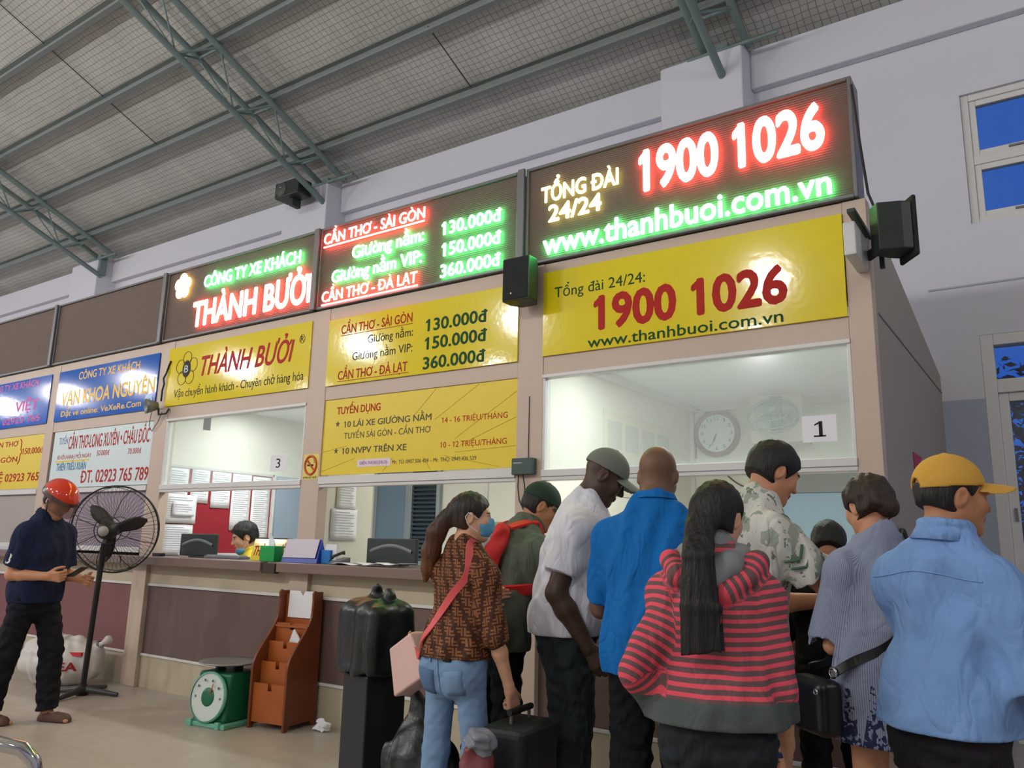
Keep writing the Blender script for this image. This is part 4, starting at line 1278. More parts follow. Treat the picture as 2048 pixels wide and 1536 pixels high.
MB().box(-.07, .03, -.03, .04, 0, .105).build('holder', mat('bright_blue_card', (36, 120, 190), .4), r, bevel=.003)
MB().box(-.05, .07, -.005, .02, 0.001, .150).build('cards', paper, r)
r = thing('desk_phone', 'grey desk phone between the leaflet holder and the monitor', 'phone', (-4.665, 4.47, CT), -.3)
MB().add([(-.06, -.06, 0), (.06, -.06, 0), (.06, .06, 0), (-.06, .06, 0), (-.06, -.06, .02), (.06, -.06, .02), (.06, .06, .055), (-.06, .06, .055)], [(3,2,1,0), (4,5,6,7), (0,1,5,4), (1,2,6,5), (2,3,7,6), (3,0,4,7)]).build('base', mat('mid_grey_plastic', (110, 112, 116), .5), r, bevel=.005)
MB().tube([(-.04, -.05, .05), (-.042, -.03, .062), (-.042, .03, .085), (-.04, .055, .088)], [.016, .011, .011, .016], 10).build('handset', dkp, r)
MB().tube([(-.04, -.05, .045), (-.08, -.055, .02), (-.085, -.03, .008), (-.075, .0, .02), (-.06, .03, .03)], .003, 6).build('cord', dkp, r)
for i, (x, y, rz, lab) in enumerate(((-4.50, 4.44, .2, 'loose white paper on the counter, left of three below the dark monitor'), (-4.27, 4.42, -.15, 'loose white paper on the counter, middle of three below the dark monitor'), (-4.05, 4.44, .1, 'loose white paper on the counter, right of three, beside the woman in brown'))):
    g = MB(); vs = []; fs = []
    for a in range(7):
        for b in range(2): vs.append((-.13+.26*a/6, -.08+.16*b, .003+.006*i+.008*math.sin(a*1.1+i)*(1-b*.4)))
    for a in range(6): fs.append((2*a, 2*a+2, 2*a+3, 2*a+1))
    o = g.add(vs, fs, 0, True).build('loose_paper', paper, loc=(x, y, CT+.006)); o.rotation_euler.z = rz
    so = o.modifiers.new('thickness', 'SOLIDIFY'); so.thickness = .002
    tag(o, lab, 'paper', 'papers on the middle counter')

# ================================================================== inside the ticket rooms
# ---- room 1: clock, wall fan, pier, cables, sheets
r = thing('wall_clock', 'round wall clock with a brown rim seen through the right hatch glass', 'clock', (-2.66, BY-.055, 2.43))
def lat(mb, prof, mi=0, n=40): return mb.lathe(prof, (0, 0, 0), (0, -1, 0), n, mi)
lat(MB(), [(.0, 0), (.205, 0), (.225, .01), (.225, .03), (.205, .045), (.180, .035), (.178, .022)]).build('rim', mat('red_brown_rim', (128, 84, 88), .3), r)
lat(MB(), [(.0, .021), (.182, .021)]).build('dial', mat('clock_dial', (222, 232, 230), .5), r)
dgm = mat('grey_numeral', (96, 110, 110), .5)
for nn in range(1, 13):
    a = math.radians(90-30*nn); t = str(nn); wdt = .026*len(t)
    lettering(t, dgm, r, .142*math.cos(a)-wdt/2, .142*math.cos(a)+wdt/2, .142*math.sin(a)-.017, .034, -.0225, depth=.001, res=2, name='numeral')
for a, L, w in ((math.radians(90-30*6.6), .085, .006), (math.radians(90-6*34), .125, .004)):
    MB().tube([(0, -.026, 0), (L*math.cos(a), -.026, L*math.sin(a))], w, 6).build('hand', dgm, r)
struct(MB().box(-2.25, -1.80, 6.99, BY-.05, 2.28, 2.70).build('trim_%d' % tn, cream)); tn += 1
def wall_fan(label, loc, rz, tilt):
    r = thing('wall_fan', label, 'fan', loc, rz, 'wall fans in the ticket rooms')
    gm = mat('pale_grey_fan', (170, 184, 182), .4)
    MB().box(-.05, .05, -.03, 0, -.04, .16).build('bracket', gm, r, bevel=.006)
    MB().tube([(0, -.02, .0), (0, -.12, -.03), (0, -.17, -.05)], .022, 10).build('arm', gm, r)
    q = Matrix.Rotation(tilt, 4, 'X')
    def put(mb, name, m):
        o = mb.build(name, m, r); 
        for v in o.data.vertices: v.co = q @ v.co+Vector((0, -.20, -.06))
        return o
    put(MB().lathe([(0, .10), (.055, .09), (.06, .02), (.05, -.03), (0, -.03)], (0, 0, 0), (0, 1, 0), 20), 'motor', gm)
    g = MB()
    for rr, d in ((.21, -.02), (.21, .0), (.205, -.05), (.14, -.085), (.07, -.10), (.14, .045), (.07, .055)):
        g.tube([(rr*math.cos(t*math.pi/18), d, rr*math.sin(t*math.pi/18)) for t in range(36)], .004, 5, closed=True)
    for i in range(28):
        a = 2*math.pi*i/28; c, s_ = math.cos(a), math.sin(a)
        g.tube([(.03*c, -.10, .03*s_), (.12*c, -.092, .12*s_), (.19*c, -.06, .19*s_), (.21*c, -.01, .21*s_), (.19*c, .025, .19*s_), (.06*c, .055, .06*s_)], .0018, 4)
    put(g, 'guard', gm)
    for i in range(3):
        b = MB(); a0 = i*2*math.pi/3; vs = []
        for u in range(6):
            rr = .03+.15*u/5
            for v in range(4):
                an = a0+(-.35+.9*v/3)*(.5+.5*math.sin(math.pi*(u+1)/7))
                vs.append((rr*math.cos(an), -.045+.03*(v/3-.5), rr*math.sin(an)))
        b.add(vs, [(u*4+v, u*4+v+1, u*4+v+5, u*4+v+4) for u in range(5) for v in range(3)], 0, True)
        o = put(b, 'blade', gm); so = o.modifiers.new('thickness', 'SOLIDIFY'); so.thickness = .003
    put(MB().ell((0, -.10, 0), (.035, .012, .035), 14), 'hub_cap', gm)
wall_fan('grey wall fan tilted down behind the right hatch glass', (-2.02, 6.99, 2.52), 0.15, -.75)
wall_fan('grey wall fan high on the left wall of the clerk room', (-7.27, 4.98, 2.48), -math.pi/2+.0, -.4)
cab = mat('grey_cable', (96, 98, 90), .6)
tag(MB().tube([(-2.84, 7.2, 2.66), (-2.72, 7.27, 2.64), (-2.66, 7.27, 2.58), (-2.88, 7.27, 2.40)][:3]+[(-2.90+.02, 7.272, 2.50), (-2.87, 7.272, 2.2)], .007, 6).build('cable', cab), 'grey cable dropping from the ceiling corner beside the clock', 'cable', 'cables on the rear room wall')
pts = [(-2.62+.5*t/10, 7.27, 2.08-.16*math.sin(math.pi*t/10)) for t in range(11)]
tag(MB().tube(pts, .006, 6).build('cable', cab), 'grey cable hanging in a loop below the clock', 'cable', 'cables on the rear room wall')
struct(MB().box(-2.12, -0.86, 7.24, 7.279, 0.0, 1.86).build('door_2', mat('pale_blue_panel', (160, 186, 204), .5)))
struct(MB().box(-2.15, -0.86, 7.22, 7.28, 1.86, 2.02).build('trim_%d' % tn, mat('grey_lintel', (150, 152, 150), .6))); tn += 1
pal = mat('pale_grey_sheet', (196, 198, 190), .7)
r = thing('wall_chart', 'pale chart of grey boxes on the left wall of the right-hand room', 'chart', (-2.918, 6.1, 2.0))
MB().box(0, .004, -.62, .72, -.25, .42).build('sheet', mat('cream_sheet', (218, 212, 192), .7), r)
cg = MB()
for i in range(4):
    for j in range(2): cg.box(.004, .006, -.55+i*.31, -.55+i*.31+.24, -.18+j*.30, -.18+j*.30+.22)
cg.build('printed_box', pal, r)
# ---- room 3: red notice board with pinned papers on the side partition
X3 = -7.268
r = thing('notice_board', 'dark red notice board on the side wall of the clerk room', 'notice board', (X3, 5.22, 1.20))
MB().box(0, .012, -.66, .64, 0.0, .85).build('felt', mat('crimson_felt', (150, 36, 48), .9, bump=.1, bscale=200), r)
f_ = MB(); f_.box(0, .02, -.68, .66, .835, .86); f_.box(0, .02, -.68, .66, -.02, .005); f_.box(0, .02, -.68, -.66, -.02, .86); f_.box(0, .02, .64, .66, -.02, .86)
f_.build('frame', mat('pale_frame', (200, 200, 200), .5), r)
pcount = 0
def pinned(y0, y1, z0, z1, lab, off=.014, grp='papers pinned to the red notice board', X=X3, rot=0.0, sgn=1):
    w = y1-y0; hgt = z1-z0
    rr = thing('pinned_paper', lab, 'paper', (X+sgn*off, (y0+y1)/2, (z0+z1)/2), 0, grp)
    g = MB(); vs = []; fs = []
    for a in range(5):
        for b in range(6):
            vs.append((sgn*(.002+.004*(1-b/5)**2*(1+.5*math.sin(a*1.7))), -w/2+w*a/4, -hgt/2+hgt*b/5))
    for a in range(4):
        for b in range(5): fs.append((a*6+b, a*6+b+1, a*6+b+7, a*6+b+6))
    o = g.add(vs, fs, 0, True).build('sheet', paper, rr); so = o.modifiers.new('thickness', 'SOLIDIFY'); so.thickness = .0012
    l = MB(); k_ = 0
    z = hgt/2-.03
    while z > -hgt/2+.03:
        l.box(.0062, .0074, -w*.38, w*(.38 if k_ % 3 else .2), z, z+.0035); z -= .022; k_ += 1
    l.build('printed_lines', mat('faint_grey_print', (172, 174, 184), .7), rr)
    rr.rotation_euler = (rot, 0, 0)
    return rr
pinned(4.58, 4.82, 1.66, 2.03, 'white paper at the top left of the red notice board')
pinned(4.85, 5.06, 1.70, 2.04, 'white paper second from left along the top of the red notice board', rot=-.02)
pinned(5.09, 5.32, 1.66, 2.03, 'white paper third from left along the top of the red notice board')
pinned(5.34, 5.58, 1.44, 2.03, 'long white sheet hanging right of centre on the red notice board')
pinned(5.60, 5.84, 1.28, 2.02, 'longest white sheet at the right end of the red notice board')
pinned(4.58, 4.93, 1.49, 1.77, 'wide white paper at the middle left of the red notice board', off=.022)
pinned(4.66, 4.90, 1.56, 1.70, 'small folded white slip over the wide paper on the red notice board', off=.04)
pinned(4.58, 4.92, 1.18, 1.48, 'white paper at the bottom left of the red notice board')
struct(MB().box(X3, X3+.03, 5.92, 6.75, 0, 2.05).build('door_3', mat('blue_grey_door', (150, 166, 184), .5)))
# ---- room 2: papers on the short partition, window and blinds on the rear wall
X2 = -5.038
pinned(4.74, 4.96, 1.62, 1.85, 'upper white notice on the cream partition behind the calendar', X=X2, grp='notices on the cream partition', off=.003)
pinned(4.69, 4.99, 1.36, 1.62, 'lower white notice on the cream partition behind the calendar', X=X2, grp='notices on the cream partition', off=.003)
s = MB(); YB = BY-.055
ring(s, -7.02, -5.98, 1.10, 2.30, .05, YB-.05, YB); s.box(-6.50, -6.40, YB-.055, YB, 1.10, 2.30)
o = struct(s.build('window_%d' % wi, mat('grey_aluminium_frame', (150, 156, 160), .4, .3), bevel=.004)); wi += 1
MB().box(-6.97, -6.50, YB-.03, YB-.02, 1.15, 2.25).build('pane', mat('frosted_blue_pane', (112, 132, 150), .35, bump=.2, bscale=200), o)
bl_ = MB()
for i in range(22): bl_.obox((-6.215, YB-.03, 1.17+i*.05), (.185, 0, 0), (0, .012, .012), (0, -.001, .001))
bl_.build('blind_slats', mat('slate_blind', (66, 82, 90), .5), o)
MB().box(-6.40, -6.03, YB-.012, YB-.005, 1.15, 2.25).build('dark_pane', mat('night_pane', (22, 30, 40), .1), o)
struct(MB().box(-5.36, -5.32, BY-.07, BY-.05, 0, 2.70).build('trim_%d' % tn, white_trim)); tn += 1

# ================================================================== fittings on the booth front
bk = mat('black_speaker', (38, 46, 42), .45)
bkg = mat('speaker_cloth', (28, 34, 30), .8, bump=.3, bscale=400)
r = thing('loudspeaker', 'black box loudspeaker on the white wall top beside the middle pilaster', 'loudspeaker', (-8.37, 6.70, 5.93), 0, 'loudspeakers'); r.scale = (.66, .66, .66)
MB().box(-.36, .36, -.16, .20, .02, .36).build('cabinet', bk, r, bevel=.02)
MB().lathe([(0, .02), (.10, .03), (.13, .0), (.15, .012), (.155, .0)], (-.16, -.165, .19), (0, -1, 0), 24).build('cone', mat('cone_grey', (70, 76, 74), .5), r)
MB().box(-.24, -.06, -.19, -.18, .22, .24).build('bar', mat('pale_metal', (210, 205, 195), .3, .8), r)
MB().box(-.05, .05, -.02, .20, -.14, .02).build('bracket', mat('dark_bracket', (50, 54, 52), .5), r)
r = thing('loudspeaker', 'dark green-lit loudspeaker between the price board and the hotline board', 'loudspeaker', (-2.945, FY-.135, 2.975), 0, 'loudspeakers'); r.scale = (.84, .84, .90)
MB().prism([(-.128, -.10), (.128, -.10), (.128, .02), (.075, .115), (-.075, .115), (-.128, .02)], lambda u, v, d: (u, v, d), 0, .34).build('cabinet', bk, r, bevel=.008)
MB().box(-.118, .118, -.108, -.101, .012, .328).build('grille', bkg, r)
MB().ell((-.035, -.110, .055), (.008, .004, .008), 12).build('badge', mat('pale_metal', (210, 205, 195), .3, .8), r)
r = thing('loudspeaker', 'dark loudspeaker on an arm at the right-hand corner of the booths', 'loudspeaker', (-.635, 4.36, 2.87), 2.18, 'loudspeakers'); r.scale = (.66, .66, .90)
MB().prism([(-.12, -.13), (.12, -.13), (.12, -.05), (.07, .12), (-.07, .12), (-.12, -.05)], lambda u, v, d: (u, v, d), 0.02, .31).build('cabinet', bk, r, bevel=.008)
MB().box(-.135, .135, -.165, -.131, -.02, .345).build('grille', bkg, r, bevel=.012)
bpy.context.view_layer.update(); iv = r.matrix_world.inverted()
MB().tube([iv @ Vector((-.66, 4.36, 2.96)), iv @ Vector((-.72, 4.44, 2.94)), iv @ Vector((-.765, 4.50, 2.94))], .035, 8).build('wall_mount', mat('dark_bracket', (50, 54, 52), .5), r)
r = thing('bracket_arm', 'white box arm with a black bar jutting out under the corner loudspeaker', 'bracket', (-.795, FY, 2.85), 0)
MB().box(-.03, .03, -.32, -.002, 0, .18).build('box', mat('white_plastic', (206, 206, 204), .4), r, bevel=.006)
MB().obox((.03, -.18, .205), (.02, 0, 0), (0, .22, 0), (0, 0, .012)).build('bar', bk, r, bevel=.003)
MB().obox((.10, -.02, .10), (.012, 0, 0), (0, .012, 0), (0, 0, .10)).build('post', bk, r)
tag(MB().tube([(-.785, FY-.05, 3.95), (-.765, FY-.03, 3.6), (-.745, FY+.0, 3.3), (-.70, FY-.02, 3.15)], .008, 6).build('speaker_cable', mat('black_cable', (30, 32, 30), .6)), 'black cable running from the number display down to the corner loudspeaker', 'cable')
r = thing('router', 'small dark green-lit router box with wires on the post beside the recruitment banner', 'router', (-2.975, FY, 1.815), 0)
MB().box(-.085, .085, -.05, -.001, 0, .11).build('case', mat('grey_green_case', (58, 78, 72), .4), r, bevel=.005)
MB().box(-.07, 0.0, -.0515, -.05, .075, .08).build('stripe', mat('pale_print', (170, 190, 184), .5), r)
for k_, (x, pts) in enumerate(((-.045, [(0, -.02, 0), (.0, -.025, -.08), (.01, -.02, -.17), (.05, -.01, -.25), (.075, .0, -.30)]), (-.01, [(0, -.02, 0), (.02, -.03, -.06), (.022, -.02, -.12), (.03, .0, -.15)]))):
    MB().tube([(x+a, b, c) for a, b, c in pts], .004, 6).build('wire', mat('black_cable', (30, 32, 30), .6), r)
tag(MB().tube([(-2.955, FY-.004, 2.35), (-2.955, FY-.004, 1.93)], .003, 6).build('wire', mat('dark_rod', (70, 74, 74), .5)), 'thin wire running up the post above the router', 'wire')
r = thing('spotlight', 'small grey clip-on floodlight with tangled wires between blue and yellow boards', 'lamp', (-7.30, FY-.05, 2.62), 0)
MB().lathe([(0, 0), (.035, .005), (.055, .06), (.075, .12), (.07, .118), (.0, .07)], (0, 0, .0), (-.35, -1, -.15), 20).build('lamp_head', mat('grey_lamp', (120, 122, 116), .4, .3), r)
MB().tube([(0, .0, -.02), (.03, -.01, -.09), (.11, .02, -.08), (.12, .04, -.03)], .010, 8).build('clip_arm', mat('dark_bracket', (50, 54, 52), .5), r)
MB().tube([(.0, .02, .05), (.0, .02, .16), (.02, .02, .22), (.0, .02, .28), (.04, .02, .33), (.05, .03, .40), (.08, .03, .45)], .009, 7).build('twisted_wire', mat('black_cable', (30, 32, 30), .6), r)
MB().tube([(-.02, .0, .0), (-.16, .03, -.02), (-.18, .03, -.18), (-.12, .03, -.24), (-.03, .03, -.15), (.02, .03, -.06)], .004, 6).build('wire', mat('grey_cable', (96, 98, 90), .6), r)
tag(MB().prism([(0, 0), (.36, -.0), (.04, -.16)], lambda u, v, d: (-.764+d, 5.52+u, 1.98+v), 0, .004).build('pennant', mat('crimson_paper', (170, 60, 90), .7)), 'small crimson paper triangle stuck to the booth side wall', 'paper')

# ================================================================== on the hall floor
# ---- pedestal fan, seen from behind
bf = mat('black_fan_metal', (30, 28, 28), .45)
r = thing('pedestal_fan', 'large black pedestal fan with wire guard beside the person in the red helmet', 'fan', (-7.17, 3.95, 0), 0)
for i in range(4):
    a = math.pi/4*.6+i*math.pi/2
    MB().tube([(.03*math.cos(a), .03*math.sin(a), .05), (.16*math.cos(a), .16*math.sin(a), .035), (.33*math.cos(a), .33*math.sin(a), .018)], [.03, .024, .017], 10).build('base_foot', mat('grey_black_foot', (62, 64, 66), .4), r)
MB().lathe([(0, .0), (.05, .0), (.055, .06), (.03, .09), (0, .09)], n=20).build('base_hub', bf, r)
MB().tube([(0, 0, .06), (.035, 0, .75), (.065, 0, 1.28)], .024, 12).build('pole', bf, r)
MB().obox((.075, .02, 1.27), (.03, 0, 0), (0, .025, 0), (.01, 0, .10)).build('tilt_bracket', bf, r, bevel=.01)
AX = Vector((-.60, .78, .10)).normalized(); CE = Vector((.09, .05, 1.41))
q = Vector((0, 0, 1)).rotation_difference(AX)
def fp(x, y, z): return CE+q @ Vector((x, y, z))
MB().lathe([(0, -.19), (.05, -.185), (.075, -.15), (.08, -.06), (.07, -.02), (0, -.01)], CE, AX, 24).build('motor', bf, r)
MB().lathe([(0, -.194), (.045, -.192), (.045, -.187)], CE, AX, 20).build('motor_plate', mat('pale_grey_plate', (160, 154, 148), .5), r)
RR = .385
g = MB()
for rr, d, t in ((RR, .04, .0075), (RR*.97, -.03, .003), (RR*.97, .10, .003), (.10, .13, .003), (.12, -.10, .004)):
    g.tube([fp(rr*math.cos(k*math.pi/30), rr*math.sin(k*math.pi/30), d) for k in range(60)], t, 6, closed=True)
for i in range(60):
    a = 2*math.pi*i/60; c, s_ = math.cos(a), math.sin(a); a2 = a+.25; c2, s2_ = math.cos(a2), math.sin(a2)
    g.tube([fp(.10*c2, .10*s2_, .13), fp(.26*c, .26*s_, .125), fp(RR*.97*c, RR*.97*s_, .10), fp(RR*c, RR*s_, .04), fp(RR*.97*c, RR*.97*s_, -.03), fp(.30*c, .30*s_, -.07), fp(.12*c2, .12*s2_, -.10)], .0013, 4)
for i in range(8):
    a = 2*math.pi*i/8+.2; c, s_ = math.cos(a), math.sin(a)
    g.tube([fp(RR*c, RR*s_, .04), fp(.28*c, .28*s_, -.075), fp(.08*c, .08*s_, -.11)], .0035, 5)
g.build('wire_guard', bf, r)
for i in range(3):
    a0 = .35+i*2*math.pi/3; vs = []
    for u in range(9):
        rr = .05+.25*u/8
        for v in range(5):
            wv = (.040+.018*math.sin(math.pi*u/8))*(1-.75*max(0, (u-5)/3)**2)
            t = (v/4-.5)*2*wv
            vs.append(fp(rr*math.cos(a0)-t*math.sin(a0), rr*math.sin(a0)+t*math.cos(a0), .03+.35*t))
    o = MB().add(vs, [(u*5+v, u*5+v+1, u*5+v+6, u*5+v+5) for u in range(8) for v in range(4)], 0, True).build('blade', mat('brown_black_blade', (52, 44, 42), .4), r)
    so = o.modifiers.new('thickness', 'SOLIDIFY'); so.thickness = .004
MB().lathe([(0, .13), (.05, .12), (.06, .03), (0, .02)], CE, AX, 20).build('hub', bf, r)
# ---- green dial scale
gs = mat('green_scale_paint', (26, 104, 66), .4, var=.1)
gl = mat('pale_green_base', (110, 176, 150), .4)
r = thing('dial_scale', 'green platform scale with a round white dial on the floor', 'scale', (-5.36, 4.07, 0), .12)
MB().box(-.20, .20, -.20, .14, .0, .035).build('base_plate', gl, r, bevel=.008)
for xx in (-.14, .14): MB().box(xx-.02, xx+.02, -.215, -.19, .0, .05).build('foot', gl, r, bevel=.004)
MB().prism([(-.165, -.17), (.165, -.17), (.165, .12), (-.165, .12)], lambda u, v, d: (u, v+(d-.035)*.10, d), .035, .375).build('housing', gs, r, bevel=.02)
MB().lathe([(0, .0), (.168, .0), (.178, .012), (.178, .03), (.165, .034)], (0, -.16, .205), (0, -1, .12), 40).build('dial_rim', gl, r)
MB().lathe([(0, .0265), (.168, .0265)], (0, -.16, .205), (0, -1, .12), 40).build('dial', mat('dial_white', (206, 216, 208), .35), r)
MB().lathe([(0, .036), (.04, .036), (.062, .030), (.066, .027)], (0, -.16, .205), (0, -1, .12), 24).build('dial_centre', gs, r)
for i in range(10):
    a = 2*math.pi*i/10
    MB().ell((.125*math.cos(a), -.187+.0+(-.0), .205+.125*math.sin(a)), (.010, .004, .010), 8).build('dial_mark', mat('grey_numeral', (96, 110, 110), .5), r)
MB().obox((.03, -.192, .235), (.003, 0, .0), (0, .002, 0), (.02, 0, .07)).build('needle', mat('red_needle', (180, 40, 30), .4), r)
for xx in (-.09, .09): MB().box(xx-.012, xx+.012, -.04, .04, .37, .425).build('platform_post', mat('dark_bracket', (50, 54, 52), .5), r)
MB().lathe([(0, .0), (.19, .0), (.225, .012), (.225, .018), (.185, .008), (0, .008)], (0, 0, .425), n=36).build('weighing_tray', mat('steel_tray', (170, 172, 172), .35, .6), r)
# ---- wooden leaflet rack
wd = mat('orange_brown_wood', (166, 88, 38), .35, var=.14, vscale=9)
wd2 = mat('dark_edge_wood', (120, 62, 32), .4, var=.1)
r = thing('leaflet_rack', 'orange-brown wooden leaflet rack with curved sides standing against the booth front', 'rack', (-4.93, 4.09, 0), .14)
def side(x):
    poly = [(0, 0), (.03, .06), (.10, .06), (.13, .035), (.22, .035), (.25, .06), (.32, .06), (.345, 0)]
    out_ = [(.0, .0), (0.0, .42)]
    for i in range(13):
        t = i/12; out_.append((.0+.235*(3*t*t-2*t*t*t), .42+.40*t))
    out_ += [(.240, .90), (.235, .955), (.255, .975), (.285, .965), (.345, .965), (.345, 0), (.31, 0), (.29, .035), (.06, .035), (.04, 0)]
    pr = [(v, z) for v, z in out_]
    return MB().prism(pr, lambda u, v, d: (x+d, u, v), -.010, .010).build('side_panel', wd2, r, bevel=.004)
side(-.165); side(.165)
MB().obox((0, .318, .49), (.155, 0, 0), (0, .009, 0), (0, 0, .45)).build('back_panel', wd, r)
for k_, (y, z0, z1, w) in enumerate(((.02, .045, .315, 0), (.085, .22, .46, 0), (.15, .38, .60, 0), (.215, .54, .73, 0))):
    pf = MB(); 
    nt_ = .018
    pf.box(-.155, -nt_, y, y+.012, z0, z1); pf.box(nt_, .155, y, y+.012, z0, z1); pf.box(-nt_, nt_, y, y+.012, z0, z1-.05)
    pf.build('pocket_front', wd, r)
MB().box(-.155, .155, .03, .31, .045, .06).build('bottom_board', wd, r)
MB().box(-.155, .155, .20, .30, .70, .715).build('shelf', wd, r)
def rk(p): 
    a = .14; return Vector((-4.93+p[0]*math.cos(a)-p[1]*math.sin(a), 4.09+p[0]*math.sin(a)+p[1]*math.cos(a), p[2]))
o = MB().prism([(-.125, 0), (.125, 0), (.125, .20), (.03, .20), (.01, .165), (-.02, .20), (-.125, .20)], lambda u, v, d: (u, d+.18*v*.0, v), -.003, .003).build('paper_notice', paper)
o.location = rk((0, .300, .765)); o.rotation_euler = (-.03, 0, .14)
tag(o, 'white printed notice at the top of the wooden leaflet rack', 'paper')
o = MB().obox((0, 0, 0), (.055, 0, .0), (0, .006, 0), (0, 0, .075)).build('leaflet', paper); o.location = rk((.06, .185, .60)); o.rotation_euler = (.2, .7, -.1)
tag(o, 'white leaflets tilted in a middle pocket of the wooden rack', 'leaflet')
# ---- sack of goods
r = thing('sack', 'white woven sack with red letters on the floor behind the person in the helmet', 'sack', (-7.86, 4.10, 0), .5)
F = Field((-.55, -.45, -.05), (.65, .45, .75), .012)
F.ell((0, 0, .19), (.40, .24, .22), .05); F.ell((-.12, .02, .32), (.24, .16, .11), .08); F.ell((.20, 0, .26), (.18, .15, .14), .08)
F.cone((.26, 0, .30), (.37, -.02, .36), .06, .026, .05); F.cone((.37, -.02, .36), (.47, -.05, .41), .018, .045, .02)
F.folds(.008, .16, 3); F.cut((0, 0, .0), (0, 0, -1))
F.mesh('woven_bag', mat('white_woven_plastic', (206, 200, 196), .6, bump=.15, bscale=220), r)
MB().lathe([(.034, -.012), (.034, .012)], (.37, -.02, .36), (.8, -.15, .5), 16).build('tie', mat('grey_cable', (96, 98, 90), .6), r)
redp = mat('red_sack_print', (206, 52, 56), .6)
def on_sack(body, x0, x1, z, cap):
    o = lettering(body, redp, r, x0, x1, z, cap, -.2, bold=.03, depth=.0, res=3)
    for v in o.data.vertices:
        x, zz = v.co.x, v.co.z
        k_ = max(0.02, 1-((x)/.42)**2-((zz-.2)/.24)**2)
        v.co.y = -.24*math.sqrt(k_)-.016 if v.co.y < -.1999 else -.24*math.sqrt(k_)+.01
    return o
on_sack('EA', .13, .28, .15, .07)
rel(MB().box(.18, .30, -.185, -.15, .275, .305).build('red_print_block', redp, r), (0, 0, 0))
# ---- wrapped bundle on a black box
bp = mat('black_plastic_bag', (20, 26, 24), .36, bump=.4, bscale=26, spec=.6)
bx = mat('black_case', (34, 36, 36), .5)
pc = Vector((-3.13, 3.30, 0))
r = thing('black_box_stand', 'tall matt black box standing under the black plastic bundle', 'box', pc, -.25)
MB().box(-.115, .125, -.12, .12, 0.0, .672).build('body', bx, r, bevel=.008)
MB().box(-.120, .130, -.125, .125, 0.0, .02).build('base_rim', mat('black_plastic', (26, 26, 28), .4), r)
r = thing('plastic_wrapped_bundle', 'black plastic bag wrapped bundle with tied ears on top of the black box', 'bag', pc+Vector((0, 0, .66)), -.25)
F = Field((-.30, -.30, -.08), (.30, .30, .58), .008)
F.box((0, 0, .185), (.185, .15, .185), None, .05, .0)
F.ell((0, 0, .33), (.17, .14, .07), .05); F.ell((0, 0, .03), (.165, .14, .06), .05)
F.cone((-.02, 0, .35), (.0, -.01, .44), .06, .022, .03); F.cone((.0, -.01, .44), (.02, -.02, .455), .022, .014, .02)
F.cone((.08, 0, .35), (.11, .0, .41), .05, .022, .03); F.cone((.11, .0, .41), (.10, .0, .435), .020, .014, .02)
F.box((0, 0, -.1), (.4, .4, .115), None, .0, 0, 's')
F.folds(.006, .12, 9, (1.3, 1.3, .4))
F.mesh('bag', bp, r)
# ---- bags on the floor by the queue
def rubbish_bag(label, loc, sc_, h=.62, seed=4):
    r = thing('plastic_bag', label, 'bag', loc, .3, 'black plastic bags by the queue')
    F = Field((-.45, -.45, -.05), (.45, .45, h+.25), .010)
    F.ell((0, 0, h*.38), (.24*sc_, .20*sc_, h*.42), .0); F.cone((0, 0, h*.6), (-.01, 0, h*.92), .13*sc_, .035, .08)
    F.cone((-.01, 0, h*.90), (-.06, .0, h*1.06), .03, .018, .03); F.cone((-.01, 0, h*.90), (.06, .01, h*1.0), .03, .018, .03)
    F.folds(.012, .15, seed, (1.4, 1.4, .5)); F.cut((0, 0, 0), (0, 0, -1))
    F.mesh('bag', bp, r)
rubbish_bag('black plastic carrier bag on the floor between the black box and the jeans', (-2.66, 3.16, 0), .80)
# ---- white scraps on the floor
for i, (x, y, s_, lab) in enumerate(((-4.60, 4.34, .065, 'crumpled white scrap on the floor right of the wooden rack'),)):
    F = Field((-.15, -.15, -.02), (.15, .15, .12), .006); F.ell((0, 0, .03), (s_, s_*.6, .035), 0); F.folds(.012, .05, 4); F.cut((0, 0, 0), (0, 0, -1))
    o = F.mesh('paper_scrap', paper)[0]; o.location = (x, y, 0); tag(o, lab, 'litter')
# ---- chrome rail at the lower left corner
chm = mat('chrome', (200, 200, 200), .08, 1.0)
pts = [(-3.0, .72, 0), (-3.0, .72, .72), (-2.985, .735, .79), (-2.94, .77, .815), (-2.48, 1.15, .785), (-2.43, 1.19, .772), (-2.405, 1.212, .74), (-2.40, 1.22, .70), (-2.40, 1.22, 0)]
r = thing('chrome_rail', 'bent chrome tube rail at the bottom left corner of the photo', 'rail', (-2.7, .97, 0))
rel(MB().tube(pts, .020, 16).build('tube', chm, r), (-2.7, .97, 0))
for p in ((-3.0, .72), (-2.40, 1.22)): rel(MB().lathe([(0, .012), (.03, .012), (.05, .004), (.05, 0)], (p[0], p[1], 0), n=20).build('floor_flange', chm, r), (-2.7, .97, 0))
